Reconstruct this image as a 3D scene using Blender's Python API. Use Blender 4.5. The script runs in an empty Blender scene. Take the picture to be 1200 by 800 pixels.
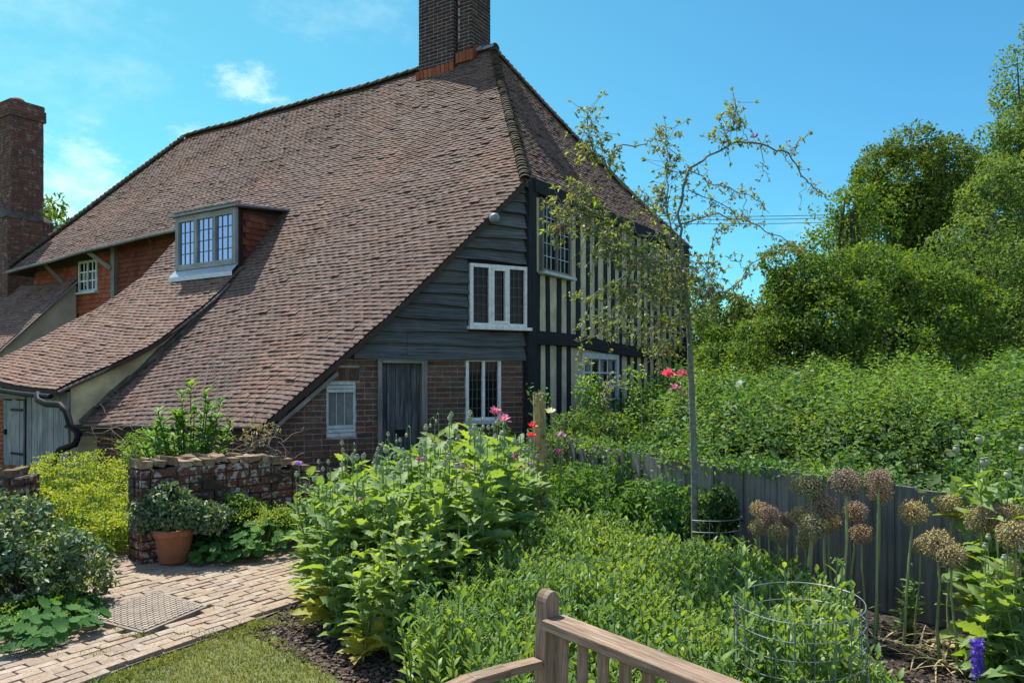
import bpy, math, random
import numpy as np
from mathutils import Vector
random.seed(7)
RNG = np.random.default_rng(11)
R = math.radians
scene = bpy.context.scene
COL = scene.collection

# ------------------------------------------------------------------ camera
EYE = 1.65
F = 867.0
cd = bpy.data.cameras.new("camera")
cam = bpy.data.objects.new("camera", cd)
COL.objects.link(cam)
cam.location = (0, 0, EYE)
cam.rotation_euler = (R(90), 0, 0)
cd.sensor_width = 36.0
cd.lens = 36.0 * F / 1200.0
cd.shift_y = 40.0 / 1200.0
cd.clip_end = 2000
cd.clip_start = 0.05
scene.camera = cam

# ------------------------------------------------------------------ world
SUN_TO = Vector((-0.27, 0.37, 0.89)).normalized()      # towards the sun
elev = math.asin(SUN_TO.z)
azim = math.atan2(SUN_TO.x, SUN_TO.y)
w = bpy.data.worlds.new("World")
scene.world = w
w.use_nodes = True
nt = w.node_tree
nt.nodes.clear()
def N(t, kind, **kw):
    n = t.nodes.new(kind)
    for k, v in kw.items():
        setattr(n, k, v)
    return n
out = N(nt, 'ShaderNodeOutputWorld')
bg = N(nt, 'ShaderNodeBackground')
sky = N(nt, 'ShaderNodeTexSky')
sky.sky_type = 'NISHITA'
sky.sun_disc = False
sky.sun_elevation = elev
sky.sun_rotation = azim
sky.air_density = 1.0
sky.dust_density = 0.4
sky.ozone_density = 1.5
tc = N(nt, 'ShaderNodeTexCoord')
sep = N(nt, 'ShaderNodeSeparateXYZ')
nt.links.new(tc.outputs['Generated'], sep.inputs[0])
# left of the view the sky leans to cyan, right of it to blue
mr = N(nt, 'ShaderNodeMapRange')
mr.inputs['From Min'].default_value = -0.55
mr.inputs['From Max'].default_value = 0.45
nt.links.new(sep.outputs['X'], mr.inputs['Value'])
tint = N(nt, 'ShaderNodeValToRGB')
tint.color_ramp.elements[0].position = 0.0
tint.color_ramp.elements[0].color = (0.34, 0.80, 0.65, 1)
tint.color_ramp.elements[1].position = 1.0
tint.color_ramp.elements[1].color = (0.26, 0.64, 0.72, 1)
nt.links.new(mr.outputs[0], tint.inputs[0])
mah = N(nt, 'ShaderNodeMapRange', interpolation_type='SMOOTHSTEP')
mah.inputs['From Min'].default_value = 0.1
mah.inputs['From Max'].default_value = 0.65
nt.links.new(sep.outputs['Y'], mah.inputs['Value'])
mul = N(nt, 'ShaderNodeMix', data_type='RGBA', blend_type='MULTIPLY')
nt.links.new(mah.outputs[0], mul.inputs[0])
nt.links.new(sky.outputs[0], mul.inputs[6])
nt.links.new(tint.outputs[0], mul.inputs[7])
cur = mul.outputs[2]
# clouds: soft puffs round a few sky directions
mp = N(nt, 'ShaderNodeMapping')
mp.inputs['Scale'].default_value = (1.0, 1.0, 1.9)
nt.links.new(tc.outputs['Generated'], mp.inputs[0])
cn = N(nt, 'ShaderNodeTexNoise')
cn.inputs['Scale'].default_value = 13.0
cn.inputs['Detail'].default_value = 12.0
cn.inputs['Roughness'].default_value = 0.68
nt.links.new(mp.outputs[0], cn.inputs['Vector'])
def cloud(px, py, rad, lo, hi, amt, zs=1.6):
    global cur
    d = Vector((px - 600, F, 440 - py)).normalized()
    sub = N(nt, 'ShaderNodeVectorMath', operation='SUBTRACT')
    sub.inputs[1].default_value = d
    nt.links.new(tc.outputs['Generated'], sub.inputs[0])
    sc_ = N(nt, 'ShaderNodeVectorMath', operation='MULTIPLY')
    sc_.inputs[1].default_value = (1, 1, zs)
    nt.links.new(sub.outputs[0], sc_.inputs[0])
    ln = N(nt, 'ShaderNodeVectorMath', operation='LENGTH')
    nt.links.new(sc_.outputs[0], ln.inputs[0])
    m1 = N(nt, 'ShaderNodeMapRange', interpolation_type='SMOOTHSTEP')
    m1.inputs['From Min'].default_value = 0.0
    m1.inputs['From Max'].default_value = rad
    m1.inputs['To Min'].default_value = 0.33
    m1.inputs['To Max'].default_value = -0.12
    nt.links.new(ln.outputs['Value'], m1.inputs['Value'])
    ad = N(nt, 'ShaderNodeMath', operation='ADD')
    nt.links.new(m1.outputs[0], ad.inputs[0])
    nt.links.new(cn.outputs['Fac'], ad.inputs[1])
    m2 = N(nt, 'ShaderNodeMapRange', interpolation_type='SMOOTHSTEP')
    m2.inputs['From Min'].default_value = lo
    m2.inputs['From Max'].default_value = hi
    m2.inputs['To Max'].default_value = amt
    nt.links.new(ad.outputs[0], m2.inputs['Value'])
    mx = N(nt, 'ShaderNodeMix', data_type='RGBA')
    nt.links.new(m2.outputs[0], mx.inputs[0])
    nt.links.new(cur, mx.inputs[6])
    mx.inputs[7].default_value = (3.9, 5.2, 5.4, 1)
    cur = mx.outputs[2]
cloud(290, 100, 0.10, 0.60, 0.90, 0.75, 2.0)
cloud(330, 118, 0.06, 0.62, 0.90, 0.5, 2.0)
cloud(95, 222, 0.16, 0.58, 0.95, 0.8, 1.3)
cloud(30, 60, 0.34, 0.60, 1.15, 0.30, 1.2)
cloud(215, 156, 0.07, 0.64, 0.9, 0.6)
cloud(950, 275, 0.16, 0.66, 1.05, 0.35, 2.4)
cloud(390, 20, 0.2, 0.62, 1.1, 0.25, 2.2)
nt.links.new(cur, bg.inputs[0])
bg.inputs[1].default_value = 0.135
nt.links.new(bg.outputs[0], out.inputs[0])

# ------------------------------------------------------------------ sun
sd = bpy.data.lights.new("sun", 'SUN')
sd.energy = 4.6
sd.angle = R(0.55)
sd.color = (1.0, 0.95, 0.87)
so = bpy.data.objects.new("sun", sd)
COL.objects.link(so)
so.rotation_euler = (-SUN_TO).to_track_quat('-Z', 'Y').to_euler()
so.location = (-10, 12, 30)
scene.view_settings.view_transform = 'Standard'
scene.view_settings.look = 'None'
scene.view_settings.exposure = 0.80
scene.view_settings.gamma = 1.0
scene.cycles.max_bounces = 6
scene.cycles.transparent_max_bounces = 6

# ------------------------------------------------------------------ helpers
def at(px, py, Y):
    return np.array([(px - 600) * Y / F, Y, EYE + (440 - py) * Y / F])
def gp(px, py, z=0.0):
    Y = (EYE - z) * F / (py - 440.0)
    return np.array([(px - 600) * Y / F, Y, z])
def vec(*a):
    return np.array(a, float)
def unit(v):
    v = np.asarray(v, float)
    n = np.linalg.norm(v, axis=-1, keepdims=True)
    return v / np.maximum(n, 1e-9)
def smooth(a, b, x):
    t = np.clip((np.asarray(x, float) - a) / (b - a), 0, 1)
    return t * t * (3 - 2 * t)

# house frame: origin at the corner post, R_ along the ridge (to the far left), B_ along the timbered end wall
C0 = vec(0.256, 11.1, 0)
RD = vec(-0.8446, 0.5354, 0)
BD = vec(0.5354, 0.8446, 0)
AD = vec(0.8908, 0.4544, 0)     # along the weatherboarded wall, towards the corner
AN = vec(0.4544, -0.8908, 0)    # its outward normal
UP = vec(0, 0, 1)
def H(u, w_, z):
    return C0 + u * RD + w_ * BD + z * UP

class MB:
    """collects faces; builds ONE mesh object"""
    def __init__(s):
        s.v = []; s.f = []; s.uv = []; s.mi = []; s.n = 0
    def add(s, verts, faces, uvs=None, mi=0):
        verts = np.asarray(verts, float)
        s.v.append(verts)
        for i, f in enumerate(faces):
            s.f.append([k + s.n for k in f])
            s.uv.append(uvs[i] if uvs is not None else None)
            s.mi.append(mi)
        s.n += len(verts)
    def box(s, c, ax, ay, az, dx, dy, dz, mi=0, jit=0.0, taper=1.0):
        """box centred at c; axes unit vectors; full sizes"""
        c = np.asarray(c, float)
        L = [dx, dy, dz]
        off = random.random() * 17
        vs = []
        for k in range(8):
            sx, sy, sz = (k & 1) * 2 - 1, ((k >> 1) & 1) * 2 - 1, ((k >> 2) & 1) * 2 - 1
            t = taper if sz > 0 else 1.0
            p = c + ax * dx / 2 * sx * t + ay * dy / 2 * sy * t + az * dz / 2 * sz
            if jit:
                p = p + (RNG.random(3) - .5) * jit
            vs.append(p)
        fs = [(0, 2, 3, 1), (4, 5, 7, 6), (0, 1, 5, 4), (2, 6, 7, 3), (0, 4, 6, 2), (1, 3, 7, 5)]
        if np.dot(np.cross(ax, ay), az) < 0:
            fs = [f[::-1] for f in fs]
        loc = lambda k: ((k & 1) * dx, ((k >> 1) & 1) * dy, ((k >> 2) & 1) * dz)
        lax = int(np.argmax(L))
        uvs = []
        for f in fs:
            P = [loc(k) for k in f]
            ext = [max(p[i] for p in P) - min(p[i] for p in P) for i in range(3)]
            oth = [i for i in range(3) if i != lax and ext[i] > 1e-6]
            if ext[lax] < 1e-6:
                o2 = [i for i in range(3) if i != lax]
                uvs.append([(p[o2[0]] + off, p[o2[1]] + off) for p in P])
            else:
                uvs.append([(p[lax] + off, p[oth[0]] + off) for p in P])
        s.add(vs, fs, uvs, mi)
    def beam(s, p, q, wid, thk, side=None, mi=0, jit=0.0):
        p = np.asarray(p, float); q = np.asarray(q, float)
        az = unit(q - p)
        side = np.asarray(side if side is not None else UP, float)
        ax = unit(np.cross(side, az))
        if np.linalg.norm(np.cross(side, az)) < 1e-6:
            ax = vec(1, 0, 0)
        ay = np.cross(az, ax)
        s.box((p + q) / 2, ax, ay, az, wid, thk, np.linalg.norm(q - p), mi, jit)
    def tube(s, pts, rad, n=7, mi=0, cap=True):
        pts = np.asarray(pts, float)
        rad = np.broadcast_to(np.asarray(rad, float), (len(pts),))
        tan = np.gradient(pts, axis=0)
        tan = unit(tan)
        ref = UP if abs(tan[0][2]) < 0.8 else vec(1, 0, 0)
        x = unit(np.cross(tan[0], ref))
        vs = []; L = 0; uvl = []
        for i in range(len(pts)):
            x = unit(x - tan[i] * np.dot(x, tan[i]))
            y = np.cross(tan[i], x)
            if i: L += np.linalg.norm(pts[i] - pts[i - 1])
            uvl.append(L)
            for k in range(n):
                a = 2 * math.pi * k / n
                vs.append(pts[i] + rad[i] * (math.cos(a) * x + math.sin(a) * y))
        fs = []; uv = []
        for i in range(len(pts) - 1):
            for k in range(n):
                k2 = (k + 1) % n
                fs.append((i * n + k, i * n + k2, (i + 1) * n + k2, (i + 1) * n + k))
                c = 2 * math.pi * rad[i] / n
                uv.append([(uvl[i], k * c), (uvl[i], (k + 1) * c), (uvl[i + 1], (k + 1) * c), (uvl[i + 1], k * c)])
        if cap:
            fs.append(tuple(range(n))[::-1]); uv.append([(0, 0)] * n)
            m = (len(pts) - 1) * n
            fs.append(tuple(range(m, m + n))); uv.append([(0, 0)] * n)
        s.add(vs, fs, uv, mi)
    def lathe(s, c, prof, n=20, mi=0, sq=1.0):
        vs = []
        for r_, z in prof:
            for k in range(n):
                a = 2 * math.pi * k / n
                vs.append(np.asarray(c) + vec(r_ * math.cos(a), r_ * math.sin(a), z * sq))
        fs = []
        for i in range(len(prof) - 1):
            for k in range(n):
                k2 = (k + 1) % n
                fs.append((i * n + k, i * n + k2, (i + 1) * n + k2, (i + 1) * n + k))
        s.add(vs, fs, None, mi)
    def quad(s, a, b, c, d, mi=0):
        s.add([a, b, c, d], [(0, 1, 2, 3)], None, mi)
    def poly(s, pts, mi=0):
        s.add(pts, [tuple(range(len(pts)))], None, mi)
    def build(s, name, mats, parent=None, smooth_=False, bevel=0.0):
        me = bpy.data.meshes.new(name)
        V = np.concatenate(s.v) if s.v else np.zeros((0, 3))
        org = vec(0, 0, 0)
        me.from_pydata(V.tolist(), [], s.f)
        me.update()
        uvl = me.uv_layers.new(name="UVMap")
        data = np.zeros((len(me.loops), 2))
        i = 0
        for p, uv in zip(me.polygons, s.uv):
            k = p.loop_total
            if uv is not None:
                for j in range(k):
                    data[p.loop_start + j] = uv[j]
            else:
                n = np.array(p.normal)
                for j in range(k):
                    co = V[me.loops[p.loop_start + j].vertex_index]
                    if abs(n[2]) > 0.8:
                        data[p.loop_start + j] = (co[0], co[1])
                    else:
                        t = unit(np.cross(UP, n))
                        data[p.loop_start + j] = (co @ t, co[2])
        uvl.data.foreach_set('uv', data.ravel())
        if not isinstance(mats, (list, tuple)): mats = [mats]
        for m in mats: me.materials.append(m)
        if len(mats) > 1:
            me.polygons.foreach_set('material_index', s.mi)
        if smooth_:
            me.polygons.foreach_set('use_smooth', [True] * len(me.polygons))
        o = bpy.data.objects.new(name, me)
        COL.objects.link(o)
        if parent is not None:
            o.parent = parent
            o.matrix_parent_inverse = world_inv(parent)
        if bevel:
            b = o.modifiers.new('bevel', 'BEVEL'); b.width = bevel; b.segments = 2; b.limit_method = 'ANGLE'
        return o

def world_mat(o):
    from mathutils import Matrix
    m = o.matrix_basis.copy()
    while o.parent is not None:
        m = o.parent.matrix_basis @ (o.matrix_parent_inverse @ m)
        o = o.parent
        # matrix_parent_inverse of identity-local parts cancels out
    return m
def world_inv(parent):
    # parts are written in world coordinates under parents that sit at their base
    from mathutils import Matrix
    if parent.type == 'EMPTY':
        return parent.matrix_basis.inverted()
    return Matrix.Identity(4)

class FM:
    """fast numpy foliage mesh"""
    def __init__(s):
        s.v = []; s.f3 = []; s.f4 = []; s.n = 0; s.m3 = []; s.m4 = []
    def add(s, V, f3=None, f4=None, mi=0):
        s.v.append(V)
        if f3 is not None and len(f3):
            s.f3.append(np.asarray(f3) + s.n); s.m3.append(np.full(len(f3), mi))
        if f4 is not None and len(f4):
            s.f4.append(np.asarray(f4) + s.n); s.m4.append(np.full(len(f4), mi))
        s.n += len(V)
    def build(s, name, mats, parent=None, smooth_=True):
        V = np.concatenate(s.v)
        f3 = np.concatenate(s.f3) if s.f3 else np.zeros((0, 3), int)
        f4 = np.concatenate(s.f4) if s.f4 else np.zeros((0, 4), int)
        me = bpy.data.meshes.new(name)
        me.vertices.add(len(V)); me.vertices.foreach_set('co', V.astype(np.float32).ravel())
        loops = np.concatenate([f3.ravel(), f4.ravel()]).astype(np.int32)
        me.loops.add(len(loops)); me.loops.foreach_set('vertex_index', loops)
        npoly = len(f3) + len(f4)
        me.polygons.add(npoly)
        st = np.concatenate([np.arange(len(f3)) * 3, len(f3) * 3 + np.arange(len(f4)) * 4]).astype(np.int32)
        me.polygons.foreach_set('loop_start', st)
        mi = np.concatenate((s.m3 or [np.zeros(0, int)]) + (s.m4 or [np.zeros(0, int)])).astype(np.int32)
        me.update(calc_edges=True)
        if not isinstance(mats, (list, tuple)): mats = [mats]
        for m in mats: me.materials.append(m)
        me.polygons.foreach_set('material_index', mi)
        me.polygons.foreach_set('use_smooth', np.full(npoly, smooth_))
        me.validate()
        o = bpy.data.objects.new(name, me)
        COL.objects.link(o)
        if parent is not None:
            o.parent = parent
            o.matrix_parent_inverse = world_inv(parent)
        return o
    def leaves(s, P, D, Nn, L, W, curl=0.15, fold=0.25, mi=0, seg=2, prof=None, wave=0.0):
        """P bases (n,3), D directions, Nn rough normals, L lengths, W widths"""
        n = len(P)
        D = unit(D); S = unit(np.cross(D, Nn)); Nn = np.cross(S, D)
        L = np.broadcast_to(L, (n,)); W = np.broadcast_to(W, (n,))
        curl = np.broadcast_to(curl, (n,))
        if seg == 1:      # 4-vertex folded diamond
            mid = P + D * (L * .48)[:, None]
            V = np.stack([P, mid - S * (W / 2)[:, None] + Nn * (W * fold)[:, None],
                          P + D * L[:, None] - Nn * (L * curl)[:, None],
                          mid + S * (W / 2)[:, None] + Nn * (W * fold)[:, None]], 1)
            base = np.arange(n)[:, None] * 4
            s.add(V.reshape(-1, 3), f3=np.concatenate([base + [0, 2, 1], base + [0, 3, 2]]), mi=mi)
            return
        if prof is None:
            prof = [0.0, 0.75, 1.0, 0.8, 0.0] if seg >= 4 else ([0.0, 1.0, 0.8, 0.0] if seg == 3 else [0.0, 1.0, 0.0])
        k = len(prof)
        rows = []
        for i, pw in enumerate(prof):
            t = i / (k - 1)
            cen = P + D * (L * t)[:, None] - Nn * (L * curl * t * t)[:, None]
            wv = 0
            if wave:
                wv = (RNG.random(n) - .5)[:, None] * wave * L[:, None] * Nn
                wv2 = (RNG.random(n) - .5)[:, None] * wave * L[:, None] * Nn
                pj = pw * (1 + (RNG.random(n) - .5) * wave * 2.5)
            else:
                wv2 = 0; pj = pw
            hw = (W / 2 * pj)[:, None]
            rows += [cen - S * hw + Nn * hw * fold * 2 + wv, cen, cen + S * hw + Nn * hw * fold * 2 + wv2]
        V = np.stack(rows, 1)
        m = 3 * k
        base = np.arange(n)[:, None] * m
        fs = []
        for i in range(k - 1):
            a = i * 3
            fs.append(base + [a, a + 1, a + 4, a + 3])
            fs.append(base + [a + 1, a + 2, a + 5, a + 4])
        s.add(V.reshape(-1, 3), f4=np.concatenate(fs), mi=mi)
    def tube(s, pts, rad, n=5, mi=0):
        pts = np.asarray(pts, float); k = len(pts)
        rad = np.broadcast_to(np.asarray(rad, float), (k,))
        tan = unit(np.gradient(pts, axis=0))
        ref = UP if abs(tan[0][2]) < 0.8 else vec(1, 0, 0)
        x = unit(np.cross(tan[0], ref)); V = []
        for i in range(k):
            x = unit(x - tan[i] * np.dot(x, tan[i])); y = np.cross(tan[i], x)
            a = 2 * np.pi * np.arange(n) / n
            V.append(pts[i] + rad[i] * (np.cos(a)[:, None] * x + np.sin(a)[:, None] * y))
        V = np.concatenate(V)
        a = np.arange(n); b = (a + 1) % n
        fs = [np.stack([i * n + a, i * n + b, (i + 1) * n + b, (i + 1) * n + a], 1) for i in range(k - 1)]
        s.add(V, f4=np.concatenate(fs), mi=mi)
    def blob(s, c, r, mi=0, sub=1, sq=(1, 1, 1)):
        V, f = ICO[sub]
        s.add(V * r * np.array(sq) + c, f3=f, mi=mi)
    def blobs(s, P, r, mi=0, sub=0):
        V, f = ICO[sub]
        n = len(P); r = np.broadcast_to(r, (n,))
        VV = (V[None] * r[:, None, None] + P[:, None]).reshape(-1, 3)
        ff = (f[None] + (np.arange(n) * len(V))[:, None, None]).reshape(-1, 3)
        s.add(VV, f3=ff, mi=mi)

def _ico():
    import bmesh
    res = []
    # octahedron
    V = np.array([(1, 0, 0), (-1, 0, 0), (0, 1, 0), (0, -1, 0), (0, 0, 1), (0, 0, -1)], float)
    f = np.array([(0, 2, 4), (2, 1, 4), (1, 3, 4), (3, 0, 4), (2, 0, 5), (1, 2, 5), (3, 1, 5), (0, 3, 5)])
    res.append((V, f))
    for sd_ in (1, 2, 3):
        bm = bmesh.new(); bmesh.ops.create_icosphere(bm, subdivisions=sd_, radius=1)
        res.append((np.array([v.co[:] for v in bm.verts]), np.array([[v.index for v in f_.verts] for f_ in bm.faces])))
        bm.free()
    return res
ICO = _ico()

def empty(name, loc, label=None, cat=None, group=None, kind=None):
    o = bpy.data.objects.new(name, None)
    COL.objects.link(o)
    o.location = tuple(float(x) for x in loc)
    tag(o, label, cat, group, kind)
    return o
def tag(o, label=None, cat=None, group=None, kind=None):
    if label: o['label'] = label
    if cat: o['category'] = cat
    if group: o['group'] = group
    if kind: o['kind'] = kind
    return o
def copy_thing(o, loc, rz=0.0, sc=1.0, label=None, sz=None):
    c = o.copy(); COL.objects.link(c)
    c.location = tuple(float(x) for x in loc); c.rotation_euler = (0, 0, rz); c.scale = (sc, sc, sz or sc)
    if label: c['label'] = label
    for ch in o.children:
        d = ch.copy(); COL.objects.link(d); d.parent = c
        for g in ch.children:
            e = g.copy(); COL.objects.link(e); e.parent = d
    return c

# ------------------------------------------------------------------ materials
def newmat(name):
    m = bpy.data.materials.new(name); m.use_nodes = True
    t = m.node_tree; t.nodes.clear()
    o = N(t, 'ShaderNodeOutputMaterial'); b = N(t, 'ShaderNodeBsdfPrincipled')
    t.links.new(b.outputs[0], o.inputs[0])
    return m, t, b, o
def ramp(t, cols, fac=None, pos=None, interp='LINEAR'):
    r = N(t, 'ShaderNodeValToRGB'); cr = r.color_ramp; cr.interpolation = interp
    n = len(cols)
    while len(cr.elements) < n: cr.elements.new(0.5)
    for i, c in enumerate(cols):
        cr.elements[i].position = pos[i] if pos else i / (n - 1)
        cr.elements[i].color = (*c, 1)
    if fac is not None: t.links.new(fac, r.inputs[0])
    return r
def noise(t, scale, detail=4, rough=0.55, vec_=None, dist=0.0):
    n = N(t, 'ShaderNodeTexNoise'); n.inputs['Scale'].default_value = scale
    n.inputs['Detail'].default_value = detail; n.inputs['Roughness'].default_value = rough
    n.inputs['Distortion'].default_value = dist
    if vec_ is not None: t.links.new(vec_, n.inputs['Vector'])
    return n
def mix(t, a, b, fac, mode='MIX'):
    m = N(t, 'ShaderNodeMix', data_type='RGBA', blend_type=mode)
    for sock, v in ((m.inputs[0], fac), (m.inputs[6], a), (m.inputs[7], b)):
        if isinstance(v, (int, float)): sock.default_value = v
        elif isinstance(v, tuple): sock.default_value = (*v, 1)
        else: t.links.new(v, sock)
    return m.outputs[2]
def mrange(t, v, a, b, c=0.0, d=1.0):
    m = N(t, 'ShaderNodeMapRange'); m.inputs[1].default_value = a; m.inputs[2].default_value = b
    m.inputs[3].default_value = c; m.inputs[4].default_value = d
    t.links.new(v, m.inputs[0]); return m.outputs[0]
def bump(t, b, h, strength=0.4, dist=0.01):
    bn = N(t, 'ShaderNodeBump'); bn.inputs['Strength'].default_value = strength
    bn.inputs['Distance'].default_value = dist
    t.links.new(h, bn.inputs['Height']); t.links.new(bn.outputs[0], b.inputs['Normal'])
def island(t):
    return N(t, 'ShaderNodeNewGeometry').outputs['Random Per Island']
def posn(t):
    return N(t, 'ShaderNodeNewGeometry').outputs['Position']
def uvn(t):
    return N(t, 'ShaderNodeTexCoord').outputs['UV']

def leafmat(name, cols, rough=0.5, trans=0.35, tcol=None, spec=0.4, obj_var=0.0):
    m, t, b, o = newmat(name)
    r = ramp(t, cols, island(t))
    c = r.outputs[0]
    nz = noise(t, 1.9, 3, vec_=posn(t))
    c = mix(t, c, (1.45, 1.25, 0.75), mrange(t, nz.outputs[0], .5, .68, 0, .7), 'MULTIPLY')
    c = mix(t, c, (.62, .78, .9), mrange(t, nz.outputs[0], .48, .34, 0, .6), 'MULTIPLY')
    nf = noise(t, 45, 2, vec_=posn(t))
    c = mix(t, c, (0.72, 0.75, 0.7), mrange(t, nf.outputs[0], .4, .65, 0, .6), 'MULTIPLY')
    t.links.new(c, b.inputs['Base Color'])
    b.inputs['Roughness'].default_value = rough
    b.inputs['Specular IOR Level'].default_value = spec
    tr = N(t, 'ShaderNodeBsdfTranslucent')
    tc_ = mix(t, c, tcol or (1.9, 1.8, 0.45), 1.0, 'MULTIPLY')
    t.links.new(tc_, tr.inputs[0])
    ms = N(t, 'ShaderNodeMixShader'); ms.inputs[0].default_value = trans
    t.links.new(b.outputs[0], ms.inputs[1]); t.links.new(tr.outputs[0], ms.inputs[2])
    t.links.new(ms.outputs[0], o.inputs[0])
    return m
def flatmat(name, c, rough=0.7, metal=0.0, spec=0.4, var=0.3, scale=12, bmp=0.0):
    m, t, b, o = newmat(name)
    nz = noise(t, scale, 5, vec_=posn(t))
    k = mix(t, c, tuple(x * (1 - var) for x in c), mrange(t, nz.outputs[0], .35, .65))
    t.links.new(k, b.inputs['Base Color'])
    b.inputs['Roughness'].default_value = rough; b.inputs['Metallic'].default_value = metal
    b.inputs['Specular IOR Level'].default_value = spec
    if bmp: bump(t, b, nz.outputs[0], bmp, 0.01)
    return m
def woodmat(name, c1, c2, c3, rough=0.8, gs=(3, 60), bmp=0.6):
    m, t, b, o = newmat(name)
    mp = N(t, 'ShaderNodeMapping'); mp.inputs['Scale'].default_value = (gs[0], gs[1], 1)
    t.links.new(uvn(t), mp.inputs[0])
    nz = noise(t, 1.0, 8, 0.65, mp.outputs[0], 0.6)
    r = ramp(t, [c1, c2, c3], nz.outputs[0], [.3, .5, .72])
    isl = ramp(t, [(.72, .72, .74), (1.1, 1.08, 1.03)], island(t))
    c = mix(t, r.outputs[0], isl.outputs[0], 1.0, 'MULTIPLY')
    n2 = noise(t, 3.0, 5, vec_=posn(t))
    c = mix(t, c, (.62, .66, .66), mrange(t, n2.outputs[0], .45, .7, 0, .7), 'MULTIPLY')
    t.links.new(c, b.inputs['Base Color']); b.inputs['Roughness'].default_value = rough
    b.inputs['Specular IOR Level'].default_value = 0.25
    bump(t, b, nz.outputs[0], bmp, 0.006)
    return m
def tilemat(name, cols, lich=(.30, .27, .21), lamt=.6, moss=0.0):
    m, t, b, o = newmat(name)
    r = ramp(t, cols, island(t))
    c = r.outputs[0]
    n1 = noise(t, 0.55, 5, .6, posn(t))
    c = mix(t, c, (1.30, 1.16, 1.02), mrange(t, n1.outputs[0], .5, .68, 0, .9), 'MULTIPLY')
    n6 = noise(t, .9, 6, .65, posn(t), .5)
    c = mix(t, c, (.68, .65, .63), mrange(t, n6.outputs[0], .5, .64, 0, .8), 'MULTIPLY')
    n7 = noise(t, 2.6, 7, .7, posn(t))
    c = mix(t, c, (.25, .235, .19), mrange(t, n7.outputs[0], .58, .68, 0, .45))
    n2 = noise(t, 14, 6, .7, posn(t))
    c = mix(t, c, lich, mrange(t, n2.outputs[0], .5, .68, 0, lamt))
    n3 = noise(t, 38, 4, .6, posn(t))
    c = mix(t, c, (.62, .6, .58), mrange(t, n3.outputs[0], .42, .62, 0, .75), 'MULTIPLY')
    if moss:
        n4 = noise(t, 5, 5, .65, posn(t))
        c = mix(t, c, (.05, .055, .022), mrange(t, n4.outputs[0], .45, .6, 0, moss))
    t.links.new(c, b.inputs['Base Color']); b.inputs['Roughness'].default_value = .9
    b.inputs['Specular IOR Level'].default_value = .2
    bump(t, b, n3.outputs[0], .5, .006)
    return m
def brickmat(name, cols, lich=(.42, .40, .35), lamt=0.0, llo=.52, moss=0.0, ls=7):
    m, t, b, o = newmat(name)
    r = ramp(t, cols, island(t))
    c = r.outputs[0]
    n2 = noise(t, 60, 4, .6, posn(t))
    c = mix(t, c, (.6, .58, .58), mrange(t, n2.outputs[0], .4, .65, 0, .8), 'MULTIPLY')
    n1 = noise(t, ls, 7, .72, posn(t))
    if lamt: c = mix(t, c, lich, mrange(t, n1.outputs[0], llo, llo + .05, 0, lamt))
    n5 = noise(t, 3.1, 4, .6, posn(t))
    if moss: c = mix(t, c, (.035, .033, .022), mrange(t, n5.outputs[0], .48, .58, 0, moss))
    t.links.new(c, b.inputs['Base Color']); b.inputs['Roughness'].default_value = .92
    b.inputs['Specular IOR Level'].default_value = .2
    bump(t, b, n2.outputs[0], .6, .006)
    return m

M = {}
M['tile'] = tilemat('roof_tiles', [(.115, .074, .062), (.15, .095, .078), (.135, .088, .075), (.17, .106, .085), (.13, .094, .085), (.19, .125, .10)])
M['tile2'] = tilemat('roof_tiles_pale', [(.15, .09, .07), (.21, .128, .095), (.175, .11, .085), (.25, .155, .118), (.165, .115, .095)])
M['hiptile'] = tilemat('hip_tiles', [(.035, .027, .02), (.06, .045, .032), (.045, .034, .025)], moss=.9)
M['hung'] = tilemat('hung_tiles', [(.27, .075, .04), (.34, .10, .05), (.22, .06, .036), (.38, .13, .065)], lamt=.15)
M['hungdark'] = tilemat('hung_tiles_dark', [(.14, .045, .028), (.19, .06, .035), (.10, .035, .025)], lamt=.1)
M['under'] = flatmat('roof_underside', (.05, .035, .028), .9)
M['brick'] = brickmat('house_brick', [(.10, .055, .04), (.15, .07, .048), (.09, .058, .048), (.20, .085, .055), (.07, .052, .046), (.16, .10, .072), (.12, .085, .068)], lamt=.35, llo=.58, moss=.35, ls=24)
M['brickmix'] = brickmat('wall_brick_lichen', [(.13, .05, .035), (.19, .07, .045), (.10, .05, .04), (.22, .09, .055)], lich=(.42, .41, .37), lamt=.85, llo=.52, moss=.9, ls=17)
M['chimbrick'] = brickmat('chimney_brick', [(.035, .025, .027), (.05, .034, .034), (.07, .04, .036), (.042, .034, .04), (.11, .05, .036)])
M['chimred'] = brickmat('chimney_brick_red', [(.13, .06, .05), (.17, .08, .06), (.10, .055, .05), (.20, .10, .075), (.09, .065, .06)], lamt=.4, llo=.56)
M['orange'] = brickmat('flashing_tiles', [(.32, .10, .05), (.25, .08, .04), (.38, .13, .06)])
M['mortar'] = flatmat('mortar', (.36, .32, .26), .95, var=.45, scale=9)
M['mortardark'] = flatmat('mortar_weathered', (.12, .10, .08), .95, var=.6, scale=6)
M['mortarpale'] = flatmat('chimney_mortar', (.46, .43, .40), .95, var=.3)
M['board'] = woodmat('weatherboard', (.022, .025, .028), (.085, .095, .10), (.20, .215, .215), gs=(1.1, 55), bmp=1.0)
M['blackoak'] = woodmat('black_oak', (.008, .009, .011), (.016, .018, .022), (.035, .04, .045), gs=(2, 50))
M['greyoak'] = woodmat('grey_oak', (.09, .085, .075), (.19, .18, .165), (.30, .29, .27), gs=(2, 50))
M['paleoak'] = woodmat('pale_oak', (.12, .135, .145), (.26, .29, .30), (.42, .45, .46), gs=(2, 50))
M['oldoor'] = woodmat('old_door', (.08, .085, .09), (.21, .22, .23), (.36, .38, .40), gs=(2, 40))
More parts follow.
